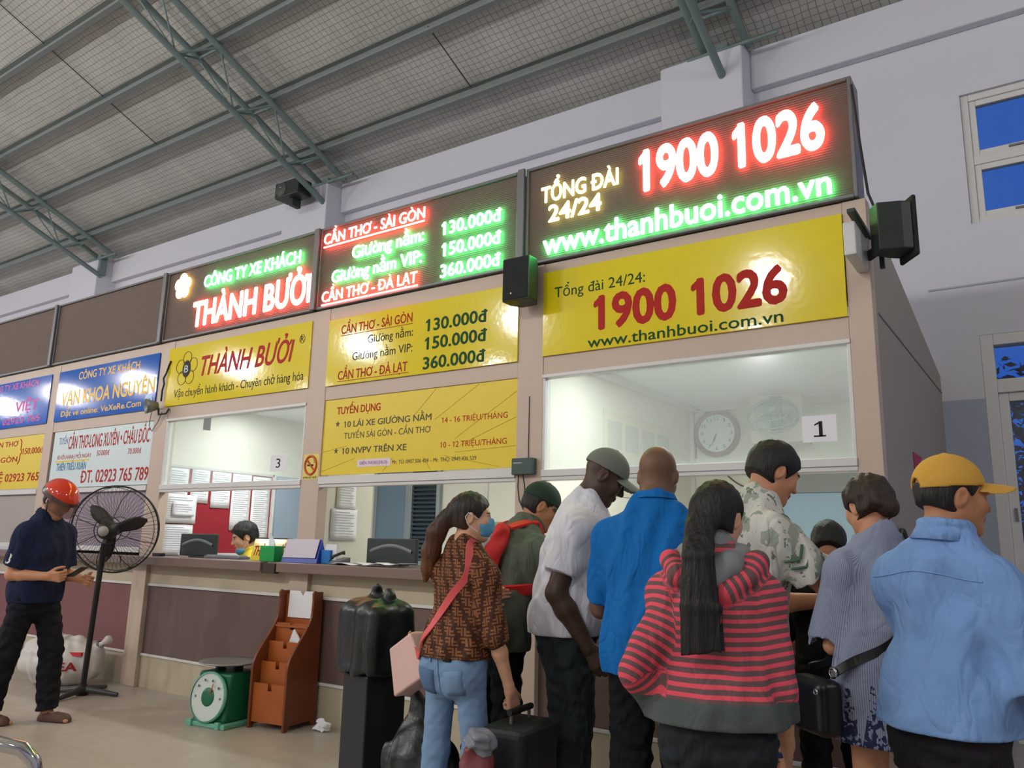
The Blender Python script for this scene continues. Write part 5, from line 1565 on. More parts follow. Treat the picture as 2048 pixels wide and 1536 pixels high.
# ---- tree beyond the glazed door
r = thing('tree', 'dark leafy tree outside, seen through the tall glazed door', 'tree', (-.05, 11.5, 0))
MB().tube([(0, 0, 0), (.05, 0, 1.2), (-.05, .05, 2.6), (.1, 0, 4.2)], [.16, .12, .10, .05], 10).tube([(-.05, .05, 2.4), (-.6, .0, 3.2)], [.06, .03], 8).tube([(0, 0, 2.0), (.6, .2, 3.0)], [.06, .03], 8).build('trunk', mat('dark_bark', (40, 34, 30), .9), r)
lf = MB(); rnd = random.Random(3)
for c in range(34):
    cx, cy, cz = rnd.gauss(-.1, .65), rnd.gauss(0, .5), rnd.uniform(1.6, 3.5)
    for i in range(60):
        p = Vector((cx+rnd.gauss(0, .20), cy+rnd.gauss(0, .20), cz+rnd.gauss(0, .15)))
        a = Vector((rnd.gauss(0, 1), rnd.gauss(0, 1), rnd.gauss(0, .6))).normalized(); b = a.cross(Vector((rnd.gauss(0, 1), rnd.gauss(0, 1), rnd.gauss(0, 1)))).normalized()
        lf.add([p-a*.075, p+b*.032, p+a*.075, p-b*.032], [(0, 1, 2, 3)])
o = lf.build('foliage', mat('dark_green_leaf', (34, 48, 30), .6), r)
# ------------------------------------------------------------------ the cast
skA = skin_mat('skin_warm', (196, 140, 108))
skB = skin_mat('skin_light', (214, 164, 132))
skD = skin_mat('skin_dark', (74, 54, 44))
skD2 = skin_mat('skin_brown', (112, 82, 64))
skT = skin_mat('skin_tan', (176, 122, 88))
def strands(m):
    k = NB(m); co = k.n('ShaderNodeTexCoord'); mp = k.n('ShaderNodeMapping'); mp.inputs['Scale'].default_value = (170, 170, 14)
    k.t.links.new(co.outputs['Object'], mp.inputs[0])
    y = k.n('ShaderNodeTexNoise'); y.inputs['Scale'].default_value = 1.0; y.inputs['Detail'].default_value = 3; y.inputs['Distortion'].default_value = .6
    k.t.links.new(mp.outputs[0], y.inputs['Vector']); k.bump(y.outputs['Fac'], .7, .01)
    return m
hairm = strands(mat('black_hair', (24, 24, 22), 0.5))
hairb = strands(mat('dark_brown_hair', (46, 32, 24), 0.5))
def brown_fade():
    m = mat('brown_dyed_hair', (40, 28, 20), 0.45)
    k = NB(m); z = k.obj()['Z']
    f = k.n('ShaderNodeMapRange'); k.put(f.inputs[0], z); f.inputs[1].default_value = 1.50; f.inputs[2].default_value = 1.18
    k.base(k.mix(f.outputs[0], lin((34, 26, 20)), lin((120, 74, 44)))); strands(m)
    return m
def wrinkle(m, strength=.55):
    """creased cloth: warped, vertically drawn-out relief plus a fine weave"""
    k = NB(m)
    co = k.n('ShaderNodeTexCoord'); mp = k.n('ShaderNodeMapping'); mp.inputs['Scale'].default_value = (1, 1, .55)
    k.t.links.new(co.outputs['Object'], mp.inputs[0])
    def nz(sc, det, dis):
        y = k.n('ShaderNodeTexNoise'); y.inputs['Scale'].default_value = sc; y.inputs['Detail'].default_value = det; y.inputs['Distortion'].default_value = dis
        k.t.links.new(mp.outputs[0], y.inputs['Vector']); return y.outputs['Fac']
    a = nz(7.5, 2, 1.4); b = nz(19, 2, .8); c = nz(320, 1, 0)
    ridge = k.m('ABSOLUTE', k.m('SUBTRACT', a, .5))
    hsum = k.m('ADD', k.m('ADD', k.m('MULTIPLY', ridge, 2.2), k.m('MULTIPLY', b, .35)), k.m('MULTIPLY', c, .03))
    k.bump(hsum, strength, .03)
    return m
def cloth(n, c, r=0.85, v=0.06, w=.5):
    if n in MATS: return MATS[n]
    return wrinkle(mat(n, c, r, var=v, vscale=8, spec=0.2), w)

def settle(p, xy, dz=0.0):
    """stand the person so that the head is over xy"""
    a = p.root.rotation_euler[2]
    h = p.hc
    hx = h[0]*math.cos(a)-h[1]*math.sin(a); hy = h[0]*math.sin(a)+h[1]*math.cos(a)
    p.root.location = (xy[0]-hx, xy[1]-hy, dz)
    if 0: print('HEAD', p.root['label'][:40], 'z %.3f' % (p.hc[2]+dz))
def to_local(p, w):
    a = -p.root.rotation_euler[2]; l = p.root.location
    x, y = w[0]-l[0], w[1]-l[1]
    return V3(x*math.cos(a)-y*math.sin(a), x*math.sin(a)+y*math.cos(a), w[2]-l[2])
def to_world(p, q):
    a = p.root.rotation_euler[2]; l = p.root.location
    return Vector((l[0]+q[0]*math.cos(a)-q[1]*math.sin(a), l[1]+q[0]*math.sin(a)+q[1]*math.cos(a), l[2]+q[2]))
def wdir(p, d):
    a = p.root.rotation_euler[2]
    return Vector((d[0]*math.cos(a)-d[1]*math.sin(a), d[0]*math.sin(a)+d[1]*math.cos(a), d[2]))

def hit(o, p, d):
    ok, loc, nor, _ = o.ray_cast(Vector(p), Vector(d).normalized())
    return (loc, nor) if ok else (None, None)
def patch_on(o, pts_rows, d, m, name, off=.0025):
    """a thin piece lying on the surface of o; pts_rows is a grid of start points cast along d"""
    g = MB(); vs = []; nr_ = len(pts_rows); nc_ = len(pts_rows[0])
    for row in pts_rows:
        for p in row:
            l, n_ = hit(o, p, d)
            if l is None: return None
            vs.append(l-Vector(d).normalized()*off)
    g.add(vs, [(i*nc_+j, i*nc_+j+1, (i+1)*nc_+j+1, (i+1)*nc_+j) for i in range(nr_-1) for j in range(nc_-1)], 0, True)
    q = g.build(name, m, o)
    s_ = q.modifiers.new('thickness', 'SOLIDIFY'); s_.thickness = .003; s_.offset = 0
    return q
def collar(p, shirt, m, r=.066, height=.040, fall=.030):
    """folded shirt collar, open at the throat"""
    nd = nrm(p.hc-p.neck0); R = p.Rt; sc = p.sc
    g = MB(); vs = []; n = 30
    for i in range(n+1):
        a = math.radians(28+304*i/n)
        dr = R @ V3(math.sin(a), math.cos(a), 0)
        front = max(0, math.cos(a))
        b = p.neck0+nd*(.004-.035*front)
        vs += [b+dr*(r+.006)*sc-nd*.01, b+nd*height+dr*r*sc, b+nd*(height+.004)+dr*(r+.006)*sc, b+nd*(height-fall-.018*front)+dr*(r+.024)*sc]
    g.add(vs, [(4*i+k_, 4*i+k_+1, 4*i+k_+5, 4*i+k_+4) for i in range(n) for k_ in range(3)], 0, True)
    o = g.build('collar', m, shirt)
    s_ = o.modifiers.new('thickness', 'SOLIDIFY'); s_.thickness = .003
    return o

# ---- 1. man in the red helmet -------------------------------------------------
P1 = Person('person in red helmet and navy polo shirt looking down at a phone beside the fan', (0,0), 72, 1.775, 'm', 0.92, lean=4, head=(0, 32, 0),
            armR=((.10, -.20, -1), (-.28, 1, -.02)), armL=((-.12, .05, -1), (.25, 1, -.12)), legR=((.05, -.20, -1), (0, -.20, -1)), legL=((-.05, .24, -1), (0, .08, -1)), skin=skA)
settle(P1, (-6.381, 3.151))
P1.body(hands=((None, (-1, 0, .3), (0, .2, 1), (55, 60, 35)), (None, (1, 0, .3), (0, .2, 1), (50, 55, 35))))
navy = cloth('navy_polo', (30, 38, 66))
t1 = P1.top('polo_shirt', navy, hem=-.045, sleeve=.80, sr=(.076, .080), collar=.03, seed=11, loose=[.02, .02, .02, .02, .008, 0, 0, 0])
collar(P1, t1, navy)
P1.trousers('trousers', cloth('black_trousers', (26, 26, 32)), end=.99, knee=.080, ankle=.074, thigh=.098, seed=12)
P1.hair(hairm, vol=.006, under=.01)
P1.shoes(mat('brown_sandal', (92, 66, 54), 0.6), 'sandal', sandal=True)
def helmet(p):
    R = p.Rh @ rotx(-D2R(4)); q = p.hs; c = p.hc
    W = lambda x, y, z: c+R @ (V3(x, y, z)*q)
    F = Field(c-.26, c+.26, .0045)
    F.ell(W(0, -.010, .030), [.118*q, .140*q, .122*q], 0, R)
    F.ell(W(0, -.010, .020), [.106*q, .128*q, .112*q], 0, R, 's')
    F.cut(W(0, 0, .010), R @ V3(0, .10, -1))
    o = F.mesh('helmet', [mat('red_gloss_shell', (206, 52, 22), 0.12, coat=0.6), mat('smoky_brown_band', (92, 70, 64), 0.3)], p.root)[0]
    me = o.data; n = len(me.polygons); cc = np.zeros(n*3); me.polygons.foreach_get('center', cc)
    L = ((cc.reshape(-1, 3)-c) @ R)/q
    me.polygons.foreach_set('material_index', (L[:,2] < .052).astype(np.int32))
    V = MB()
    nu, nv = 18, 6
    vs = []; fs = []
    for i in range(nu+1):
        a = math.radians(-78+156*i/nu)
        for j in range(nv+1):
            zz = .050-.085*j/nv
            r = 1.0+.10*(j/nv)
            vs.append(W(.121*math.sin(a)*r, -.010+.145*math.cos(a)*r+.01*j/nv, zz+.02*math.cos(a)*(-j/nv)))
    for i in range(nu):
        for j in range(nv):
            A = i*(nv+1)+j; fs.append((A, A+1, A+nv+2, A+nv+1))
    vm = bpy.data.materials.new('smoked_visor'); vm.use_nodes = True
    clear_glass(vm, .25, (.62, .5, .46, 1), .05, .10)
    vm.node_tree.nodes['Diffuse BSDF'].inputs[0].default_value = lin((110, 84, 72))
    V.add(vs, fs, 0, True).build('visor', vm, o)
    st = MB()
    for g in (1, -1):
        st.tube([W(.104*g, .01, .0), W(.082*g, .035, -.08), W(.02*g, .055, -.132), W(0, .056, -.134)], .006, 6)
    st.build('chin_strap', mat('black_strap', (20, 20, 20), .6), o)
    return o
helmet(P1)
# number on the sleeve
me = _font_mesh('3', .02, 0, .01)
co = np.zeros(len(me.vertices)*3); me.vertices.foreach_get('co', co); co = co.reshape(-1, 3)
e = P1.armR[0]; sh = P1.shR; mid = sh*.38+e*.62; ax = nrm(sh-e); outw = nrm(V3(1, .12, 0)-ax*(V3(1, .12, 0)@ax)); hz = np.cross(ax, outw)
cz = (co-co.mean(0)); cz = cz/(cz[:,1].max()-cz[:,1].min())
hz = -hz if (np.cross(outw, ax))@hz < 0 else hz
pp = mid+np.outer(cz[:,0]*.065, np.cross(ax, outw))+np.outer(cz[:,1]*.075, ax)
rad = .079-np.abs(cz[:,0]*.065)**2/.15
pp = pp+outw*(rad+.003)[:,None]+np.outer(np.where(co[:,2] > 0, .003, -.004), outw)
me.vertices.foreach_set('co', pp.ravel()); me.update(); me.materials.append(mat('white_print', (226, 226, 226), .6))
o = bpy.data.objects.new('sleeve_number', me); C.objects.link(o); o.parent = P1.root

# ---- 2. clerk behind the hatch -------------------------------------------------
P2 = Person('person seated behind the left hatch with a blue mask pulled under the chin', (0,0), -150, 1.80, 'm', 1.0, lean=8, head=(-4, 16, 0), headscale=1.10,
            armR=((.15, .35, -1), (-.2, 1, .0)), armL=((-.15, .35, -1), (.2, 1, .0)), legR=((.1, 1, -.35), (0, 0, -1)), legL=((-.1, 1, -.35), (0, 0, -1)), skin=skB)
settle(P2, (-6.76, 5.17))
P2.body(h=.0056)
t2 = P2.top('yellow_shirt', cloth('yellow_uniform', (214, 190, 60)), hem=-.03, sleeve=.75, sr=(.072, .074), collar=.032, seed=21)
collar(P2, t2, MATS['yellow_uniform'])
P2.trousers('trousers', cloth('dark_trousers', (36, 36, 44)), end=.98)
P2.hair(hairm, vol=.016, line=.038)
P2.shoes(mat('black_shoe', (24, 24, 24), .4))
def mask(p, m, below=False, name='face_mask'):
    R, c, q = p.Rh, p.hc, p.hs
    W = lambda x, y, z: c+R @ (V3(x, y, z)*q)
    F = Field(c-.2, c+.2, .004)
    if below:
        F.ell(W(0, .040, -.108), [.062*q, .052*q, .042*q], 0, R); F.ell(W(0, .030, -.090), [.056*q, .048*q, .05*q], .0, R, 's')
        F.cut(W(0, .01, 0), R @ V3(0, -1, .1))
    else:
        F.ell(W(0, .040, -.052), [.068*q, .074*q, .072*q], 0, R); F.ell(W(0, .100, -.036), [.018*q, .020*q, .024*q], .02, R)
        F.cut(W(0, .034, 0), R @ V3(0, -1, -.10)); F.cut(W(0, 0, -.008), R @ V3(0, 0, 1))
        F.folds(.0012, .02, 3, (.2, .2, 1))
    o = F.mesh(name, m, p.root)[0]
    lp = MB()
    for g in (1, -1):
        if below: lp.tube([W(.060*g, .040, -.10), W(.078*g, .01, -.06), W(.084*g, -.014, -.02)], .002, 5)
        else:
            lp.tube([W(.062*g, .046, -.020), W(.080*g, .015, -.006), W(.086*g, -.020, .016), W(.084*g, -.036, -.006), W(.080*g, -.020, -.045), W(.064*g, .030, -.078)], .0022, 5)
    lp.build('ear_loop', mat('white_elastic', (226, 226, 226), .7), o)
    return o
maskm = mat('blue_surgical_mask', (92, 160, 196), .8)
mask(P2, maskm, True)

# ---- 3. woman in the brown patterned blouse ------------------------------------
def monogram_mat():
    m = mat('brown_monogram_cloth', (120, 72, 46), .75, spec=.25)
    k = NB(m); o = k.obj()
    u = k.m('DIVIDE', k.attr('su'), .036); v = k.m('DIVIDE', k.attr('sv'), .042)
    row = k.m('FLOOR', v)
    u = k.m('ADD', u, k.m('MULTIPLY', row, .5))
    cu = k.m('FLOOR', u); fu = k.m('FRACT', u); fv = k.m('FRACT', v)
    par = k.m('MODULO', k.m('ABSOLUTE', k.m('ADD', cu, row)), 2.0)
    fl_ = k.m('GREATER_THAN', par, .5)
    def sel(a): return k.m('ADD', k.m('MULTIPLY', a, k.m('SUBTRACT', 1.0, fl_)), k.m('MULTIPLY', k.m('SUBTRACT', 1.0, a), fl_))
    a = sel(fu); b = sel(fv)
    def rect(x0, x1, y0, y1):
        return k.m('MULTIPLY', k.m('MULTIPLY', k.m('GREATER_THAN', a, x0), k.m('LESS_THAN', a, x1)), k.m('MULTIPLY', k.m('GREATER_THAN', b, y0), k.m('LESS_THAN', b, y1)))
    g = k.m('MAXIMUM', rect(.08, .30, .08, .92), k.m('MAXIMUM', rect(.08, .92, .74, .92), rect(.08, .74, .40, .58)))
    k.base(k.mix(g, lin((70, 42, 28)), lin((142, 92, 60))))
    wrinkle(m, .4)
    return m
P3 = Person('person with long ponytail, brown patterned blouse, blue mask and light jeans, back turned', (0,0), 2, 1.595, 'f', 0.87, lean=3, side=4, twist=4, head=(50, 0, 0),
            armR=((.24, .02, -1), (.12, .34, -1)), armL=((-.05, .30, -1), (.10, .8, .35)), legR=((.05, .10, -1), (.02, -.02, -1)), legL=((-.03, -.02, -1), (0, -.06, -1)), skin=skB)
settle(P3, (-2.30, 3.024))
P3.body(hands=((V3(.05, .35, -1), (-1, .3, 0), (.2, 1, 0), (70, 75, 50)), (None,)))
P3.top('blouse', monogram_mat(), hem=.002, sleeve=1.10, sr=(.056, .060), loose=[.012, .012, .016, .016, .010, 0, 0, 0], seed=31, bust=1.0, neckr=.060, fold=.004)
j3 = P3.trousers('jeans', cloth('light_blue_denim', (122, 152, 186), .85, .12, .18), waist=.02, end=.99, knee=.064, ankle=.055, thigh=.086, inf=.006, seed=32, wl=.06, fold=.0010, butt=1.0)
jm = MATS['light_blue_denim']
jd = mat('denim_seam', (92, 120, 158), .85)
w_ = P3.sp[1]; zw = P3.hipz+.02*P3.H
for g in (1, -1):
    rows = [[V3(.078*g+(.048-.006*r_/5)*(c_/4*2-1), -.6, zw-.075-.105*r_/5+.012*g*(c_/4-.5)) for c_ in range(5)] for r_ in range(6)]
    patch_on(j3, rows, (0, 1, 0), jd if g < 0 else jm, 'back_pocket')
pl = [hit(j3, V3(-.004, -.6, zw-.03-.02*i), (0, 1, 0))[0] for i in range(9)]
pl = [q+Vector((0, -.001, 0)) for q in pl if q is not None]
if len(pl) > 3: MB().tube(pl, .002, 5).build('seat_seam', jd, j3)
bp3 = patch_on(j3, [[V3(.028+.045*c_/3, -.6, zw-.012-.026*r_/2) for c_ in range(4)] for r_ in range(3)], (0, 1, 0), mat('black_leather', (24, 22, 22), .4), 'waist_patch', .004)
patch_on(j3, [[V3(.040+.020*c_/2, -.6, zw-.021-.008*r_) for c_ in range(3)] for r_ in range(2)], (0, 1, 0), mat('pale_metal', (210, 205, 195), .3, .8), 'metal_tag', .007)
for x in (-.05,): patch_on(j3, [[V3(x+.010*c_, -.6, zw-.004-.042*r_/3) for c_ in range(2)] for r_ in range(4)], (0, 1, 0), jm, 'belt_loop', .004)
def pony3(F, W, R, q):
    F.cone(W(0, -.09, .03), W(0, -.14, -.02), .035, .03, .03)
    p0 = W(0, -.13, -.01)
    pts = [p0, p0+V3(-.045, -.02, -.07), p0+V3(-.075, -.015, -.15), p0+V3(-.10, .0, -.23), p0+V3(-.135, .015, -.29)]
    rr = [.036, .044, .042, .034, .012]
    for i in range(4): F.cone(pts[i], pts[i+1], rr[i], rr[i+1], .02)
old = Person.hair
def hair_big(p, m, lo_, **kw):
    ext = kw.pop('extra'); 
    return p.hair(m, extra=ext, **kw)
# longer field for long hair
def hair_long(s, m, down=.75, vol=.012, line=.034, nape=-.085, extra=None, h=.005, fold=.0015):
    lo = s.hc-V3(.34, .34, down); hi = s.hc+.24
    F = Field(lo, hi, h); R, c, q = s.Rh, s.hc, s.hs
    W = lambda x, y, z: c+R @ (V3(x, y, z)*q)
    F.ell(W(0, -.014, .028), [(r+vol)*q for r in (.076, .096, .090)], .0, R)
    F.ell(W(0, -.035, -.030), [(r+vol*.6)*q for r in (.070, .068, .062)], .03*q, R)
    n = R @ V3(0, .8, -.6); F.cut(W(0, line*.8, -line*.6), n)
    F.cut(W(0, 0, nape), R @ V3(0, -.35, -1))
    for g in (1, -1): F.ell(W(.080*g, -.002, -.022), [.020*q, .030*q, .040*q], .008, R, 's')
    if extra: extra(F, W, R, q)
    F.folds(fold, .022, 5, (1, 1, .02))
    return F.mesh('hair', m, s.root)[0]
hair_long(P3, brown_fade(), .75, extra=pony3)
mask(P3, maskm)
P3.shoes(mat('white_sneaker', (200, 200, 200), .5))

# ---- 4. man in the green cap ---------------------------------------------------
P4 = Person('person in dark green cap and grey-green jacket leaning over the counter', (0,0), 22, 1.74, 'm', 0.95, lean=26, head=(24, 22, 0),
            armR=((.0, .66, -.85), (-.15, 1, -.25)), armL=((-.15, .62, -.85), (.1, 1, -.25)), legR=((.04, .0, -1), (0, -.05, -1)), legL=((-.05, -.05, -1), (0, -.08, -1)), skin=skT)
settle(P4, (-2.41, 3.80))
P4.body()
P4.top('jacket', cloth('grey_green_jacket', (92, 100, 86)), hem=-.06, long=True, sr=(.082, .070), cuffr=.046, collar=.045, inf=.026, seed=41, loose=[.01, .015, .02, .02, .01, 0, 0, 0], fold=.006, wl=.11)
P4.trousers('trousers', cloth('black_jeans', (24, 26, 30)), end=.99, knee=.072, ankle=.060)
P4.hair(hairm, vol=.006, under=.03)
P4.cap(mat('green_black_cap', (30, 52, 38), .8), tilt=4)
P4.shoes(mat('black_shoe', (24, 24, 24), .4))

# ---- 5. man in the white T-shirt -----------------------------------------------
P5 = Person('person in white T-shirt and grey cap with one hand in the pocket of dark jeans', (0,0), 66, 1.875, 'm', 1.08, lean=13, head=(-8, 32, 0),
            armR=((.16, -.34, -1), (-.10, .62, -1)), armL=((.0, .38, -1), (.35, 1, -.1)), legR=((.05, .02, -1), (0, -.06, -1)), legL=((-.06, .06, -1), (0, -.04, -1)), skin=skD)
P5.liprgb = (86, 54, 50)
settle(P5, (-1.934, 3.662))
P5.body(armfat=1.18)
P5.top('t_shirt', cloth('white_cotton', (214, 214, 222), .9, .03), hem=-.035, sleeve=.72, sr=(.078, .084), inf=.022, seed=51, loose=[.016, .020, .025, .028, .012, 0, 0, 0], belly=.03, neckr=.068, fold=.006, wl=.13)
P5.trousers('jeans', cloth('dark_green_grey_denim', (44, 54, 54)), end=.99, knee=.078, ankle=.066, thigh=.104, seed=52)
P5.cap(mat('grey_cap_cloth', (112, 116, 108), .85, var=.1), tilt=-2)
P5.shoes(mat('black_shoe', (24, 24, 24), .4))

# ---- 6. bald man in the blue polo ----------------------------------------------
P6 = Person('person with shaved head in bright blue polo shirt, back to the camera', (0,0), -14, 1.805, 'm', 1.02, lean=7, head=(2, 18, 0),
            armR=((.06, .32, -1), (-.25, 1, -.1)), armL=((-.24, .20, -1), (.15, 1, -.1)), skin=skD2)
P6.liprgb = (90, 60, 54)
settle(P6, (-1.482, 3.298))
P6.body(armfat=1.12)
t6 = P6.top('polo_shirt', cloth('blue_polo', (18, 104, 178), .8, .05), hem=-.06, sleeve=.85, sr=(.076, .080), inf=.018, collar=.035, seed=61, loose=[.02, .02, .02, .02, .01, 0, 0, 0], fold=.006, wl=.13, fstretch=(1, 1, .35))
collar(P6, t6, MATS['blue_polo'], .068)
P6.trousers('trousers', cloth('black_cloth', (22, 22, 26)), end=.99, knee=.078, ankle=.066)
P6.shoes(mat('black_shoe', (24, 24, 24), .4))

# ---- 7. woman in the striped hoodie --------------------------------------------
def stripe_mat(z_hem):
    m = mat('pink_grey_striped_jersey', (220, 90, 100), .85, spec=.2)
    k = NB(m); sv = k.attr('sv')
    wob = k.m('MULTIPLY', k.noise(6, 2), .006)
    f = k.m('FRACT', k.m('DIVIDE', k.m('ADD', sv, wob), .0262))
    s_ = k.m('LESS_THAN', f, .46)
    c = k.mix(s_, lin((112, 86, 88)), lin((232, 88, 104)))
    hemm = k.m('LESS_THAN', k.obj()['Z'], z_hem)
    c = k.mix(hemm, c, lin((84, 92, 90)))
    k.base(c); wrinkle(m, .35)
    return m
P7 = Person('person with waist-long black ponytail and pink and grey striped hoodie, back to the camera', (0,0), -18, 1.575, 'f', .96, lean=3, head=(24, 6, 4),
            armR=((.20, -.05, -1), (.06, .62, -.85)), armL=((-.36, -.38, -.84), (.34, .46, -.66)), skin=skB)
settle(P7, (-0.936, 2.55))
P7.body(hands=((None, (-1, .2, 0), (0, 1, 0), (40, 45, 30)), (V3(.9, .5, -.35), (.3, .2, -1), (0, -.3, -1), (20, 20, 15))))
zh = P7.hipz-.0*P7.H
def hem7(F):
    a = P7.sp[0]
    F.etube(a[0]+V3(0, 0, -.13), a[0]+V3(0, .0, .10), (.205, .160), (.172, .130), (1, 0, 0), None, .05)
    # hood lying on the back
    for i in range(len(HOOD)-1): F.cone(HOOD[i], HOOD[i+1], .031, .031, .02)
n0 = P7.neck0
HOOD = [n0+V3(-.105, .05, -.02), n0+V3(-.135, -.02, -.025), n0+V3(-.10, -.070, -.070), n0+V3(-.03, -.095, -.110), n0+V3(.03, -.095, -.110), n0+V3(.10, -.070, -.070), n0+V3(.135, -.02, -.025), n0+V3(.105, .05, -.02)]
o7 = P7.top('striped_hoodie', stripe_mat(zh+.075), hem=-.0, long=True, sr=(.062, .054), cuffr=.044, inf=.022, seed=71, loose=[.02, .018, .018, .018, .008, 0, 0, 0], extra=hem7, fold=.005, wl=.12, neckr=.07, hemtilt=(0, 0, 0))
P7.trousers('leggings', cloth('dark_grey_leggings', (40, 46, 48)), end=.99, knee=.070, ankle=.058, inf=.008)
# on the hood the stripes run across its roll
me = o7.data; pv = np.zeros(len(me.vertices)*3, np.float32); me.vertices.foreach_get('co', pv); pv = pv.reshape(-1, 3)
sv_ = np.zeros(len(me.vertices), np.float32); me.attributes['sv'].data.foreach_get('value', sv_)
acc = 0.0; best_ = np.full(len(pv), .052)
for i in range(len(HOOD)-1):
    A, B = HOOD[i], HOOD[i+1]; v = B-A; L = np.linalg.norm(v); t = np.clip(((pv-A)@v)/(L*L), 0, 1)
    dd = np.linalg.norm(pv-A-t[:,None]*v, axis=1); mk = dd < best_
    sv_[mk] = (acc+t*L)[mk]; best_[mk] = dd[mk]; acc += L
me.attributes['sv'].data.foreach_set('value', sv_)
# grey inner collar of the hoodie
F = Field(P7.neck0-.24, P7.neck0+.24, .005)
for g in (1, -1):
    F.cone(n0+V3(.085*g, .02, .000), n0+V3(.05*g, -.075, -.035), .032, .034, .03); F.cone(n0+V3(.05*g, -.075, -.035), n0+V3(0, -.095, -.07), .034, .036, .03)
F.cone(n0+V3(0, 0, -.03), n0+V3(0, .012, .030), .075, .066, .02); F.mesh('hood_lining', cloth('grey_lining', (136, 142, 144)), P7.root)
def pony7(F, W, R, q):
    zb = P7.hipz+.10*P7.H
    a0 = W(-.004, -.085, .015); a1 = W(-.008, -.118, -.055)
    a2 = V3(a1[0]-.002, n0[1]-.138, a1[2]-.09); a3 = V3(a1[0]+.002, n0[1]-.155, a2[2]-.15); a4 = V3(a1[0]+.004, n0[1]-.165, zb-.14)
    F.etube(a0, a1, (.060, .030), (.044, .030), (1, 0, 0), None, .02, 2.2)
    F.etube(a1, a2, (.044, .030), (.049, .028), (1, 0, 0), None, .012, 2.2)
    F.etube(a2, a3, (.049, .028), (.060, .027), (1, 0, 0), None, .008, 2.2)
    F.etube(a3, a4, (.060, .027), (.066, .026), (1, 0, 0), None, .008, 2.2)
    F.cut((0, 0, zb+.06), (.15, 0, -1))
hair_long(P7, hairm, .95, extra=pony7, nape=-.07)
P7.shoes(mat('black_shoe', (24, 24, 24), .4))

# ---- 8. man in the camouflage tee ----------------------------------------------
def camo_mat():
    m = mat('pale_camouflage_cotton', (196, 196, 188), .85, spec=.2)
    k = NB(m)
    n1 = k.noise(11, 5); n2 = k.noise(23, 4)
    c = k.mix(k.m('GREATER_THAN', n1, .56), lin((206, 206, 198)), lin((158, 166, 154)))
    c = k.mix(k.m('GREATER_THAN', n2, .62), c, lin((120, 132, 116)))
    k.base(c); wrinkle(m, .45)
    return m
P8 = Person('person in pale camouflage T-shirt with green chevrons on the sleeve and denim shorts', (0,0), 50, 1.85, 'm', .96, lean=13, head=(-4, 24, 0),
            armR=((.10, .70, -.70), (-.12, .92, .34)), armL=((.02, .35, -1), (.35, 1, .1)), skin=skA)
settle(P8, (-1.06, 3.60))
P8.body(hands=((None, (-1, 0, -.3), (0, .2, 1), (35, 40, 30)), (None,)))
P8.top('camouflage_t_shirt', camo_mat(), hem=-.055, sleeve=.70, sr=(.076, .086), inf=.018, seed=81, loose=[.02, .02, .022, .022, .012, 0, 0, 0], fold=.006, wl=.12, neckr=.070)
P8.trousers('denim_shorts', cloth('blue_denim', (46, 72, 112)), end=.46, knee=.105, thigh=.11, inf=.014)
P8.hair(hairm, vol=.014, line=.036)
P8.shoes(mat('black_shoe', (24, 24, 24), .4))
ch = MB()
sh, e = P8.shR, P8.armR[0]; ax = nrm(e-sh); ow = V3(.8, -.55, .25); ow = nrm(ow-ax*(ow@ax)); tn_ = np.cross(ax, ow)
for k_, t in enumerate((.30, .42)):
    c0 = sh*(1-t)+e*t
    def pt(u, du): 
        an = u/.0935
        return c0+ax*(.030-abs(u)*.62+du)+ow*(.0935*math.cos(an))+tn_*(.0935*math.sin(an))
    for g in (1, -1):
        prev = None
        for i in range(6):
            u = g*.052*i/5
            q = pt(u, 0)
            if prev is not None: ch.tube([prev, q], .0062, 6)
            prev = q
ch.build('sleeve_chevrons', mat('green_print', (70, 104, 84), .7), P8.root)

# ---- 9. half hidden person ------------------------------------------------------
P9 = Person('person in black clothes bending at the counter, mostly hidden behind the grey-blue dress', (0,0), -10, 1.52, 'm', 0.95, lean=18, head=(0, 28, 0),
            armR=((.15, .5, -.85), (-.05, 1, .0)), armL=((-.3, .3, -.85), (.1, 1, -.1)), skin=skT)
settle(P9, (-0.95, 4.05))
P9.body()
P9.top('black_shirt', cloth('black_cotton', (26, 26, 26)), hem=-.05, sleeve=.8, sr=(.074, .078), seed=91)
P9.trousers('trousers', cloth('black_cloth', (22, 22, 26)), end=.99)
P9.hair(hairm, vol=.014)
P9.shoes(mat('black_shoe', (24, 24, 24), .4))

# ---- 10. woman in the dress -----------------------------------------------------
def dress_mat(z0):
    m = mat('grey_blue_pinstripe_dress', (132, 142, 166), .85, spec=.2)
    k = NB(m); o = k.obj()
    f = k.m('FRACT', k.m('DIVIDE', k.attr('su'), .0055))
    c = k.mix(k.m('LESS_THAN', f, .5), lin((150, 158, 178)), lin((116, 126, 152)))
    # embroidered sprays rising from the hem, denser towards it
    ang = k.m('MULTIPLY', k.m('ARCTAN2', o['X'], o['Y']), .20)
    cell = k.m('FRACT', k.m('DIVIDE', ang, .085))
    hh = k.m('SUBTRACT', o['Z'], z0)
    stem = k.m('LESS_THAN', k.m('ABSOLUTE', k.m('SUBTRACT', cell, .5)), k.m('SUBTRACT', .50, k.m('MULTIPLY', hh, 2.1)))
    n = k.noise(55, 3); n3 = k.noise(30, 2)
    th = k.m('ADD', .44, k.m('MULTIPLY', hh, .55))
    e_ = k.m('MULTIPLY', k.m('GREATER_THAN', n, th), k.m('MULTIPLY', stem, k.m('LESS_THAN', hh, .22)))
    c = k.mix(e_, c, lin((44, 50, 82)))
    k.base(c); wrinkle(m, .4)
    return m
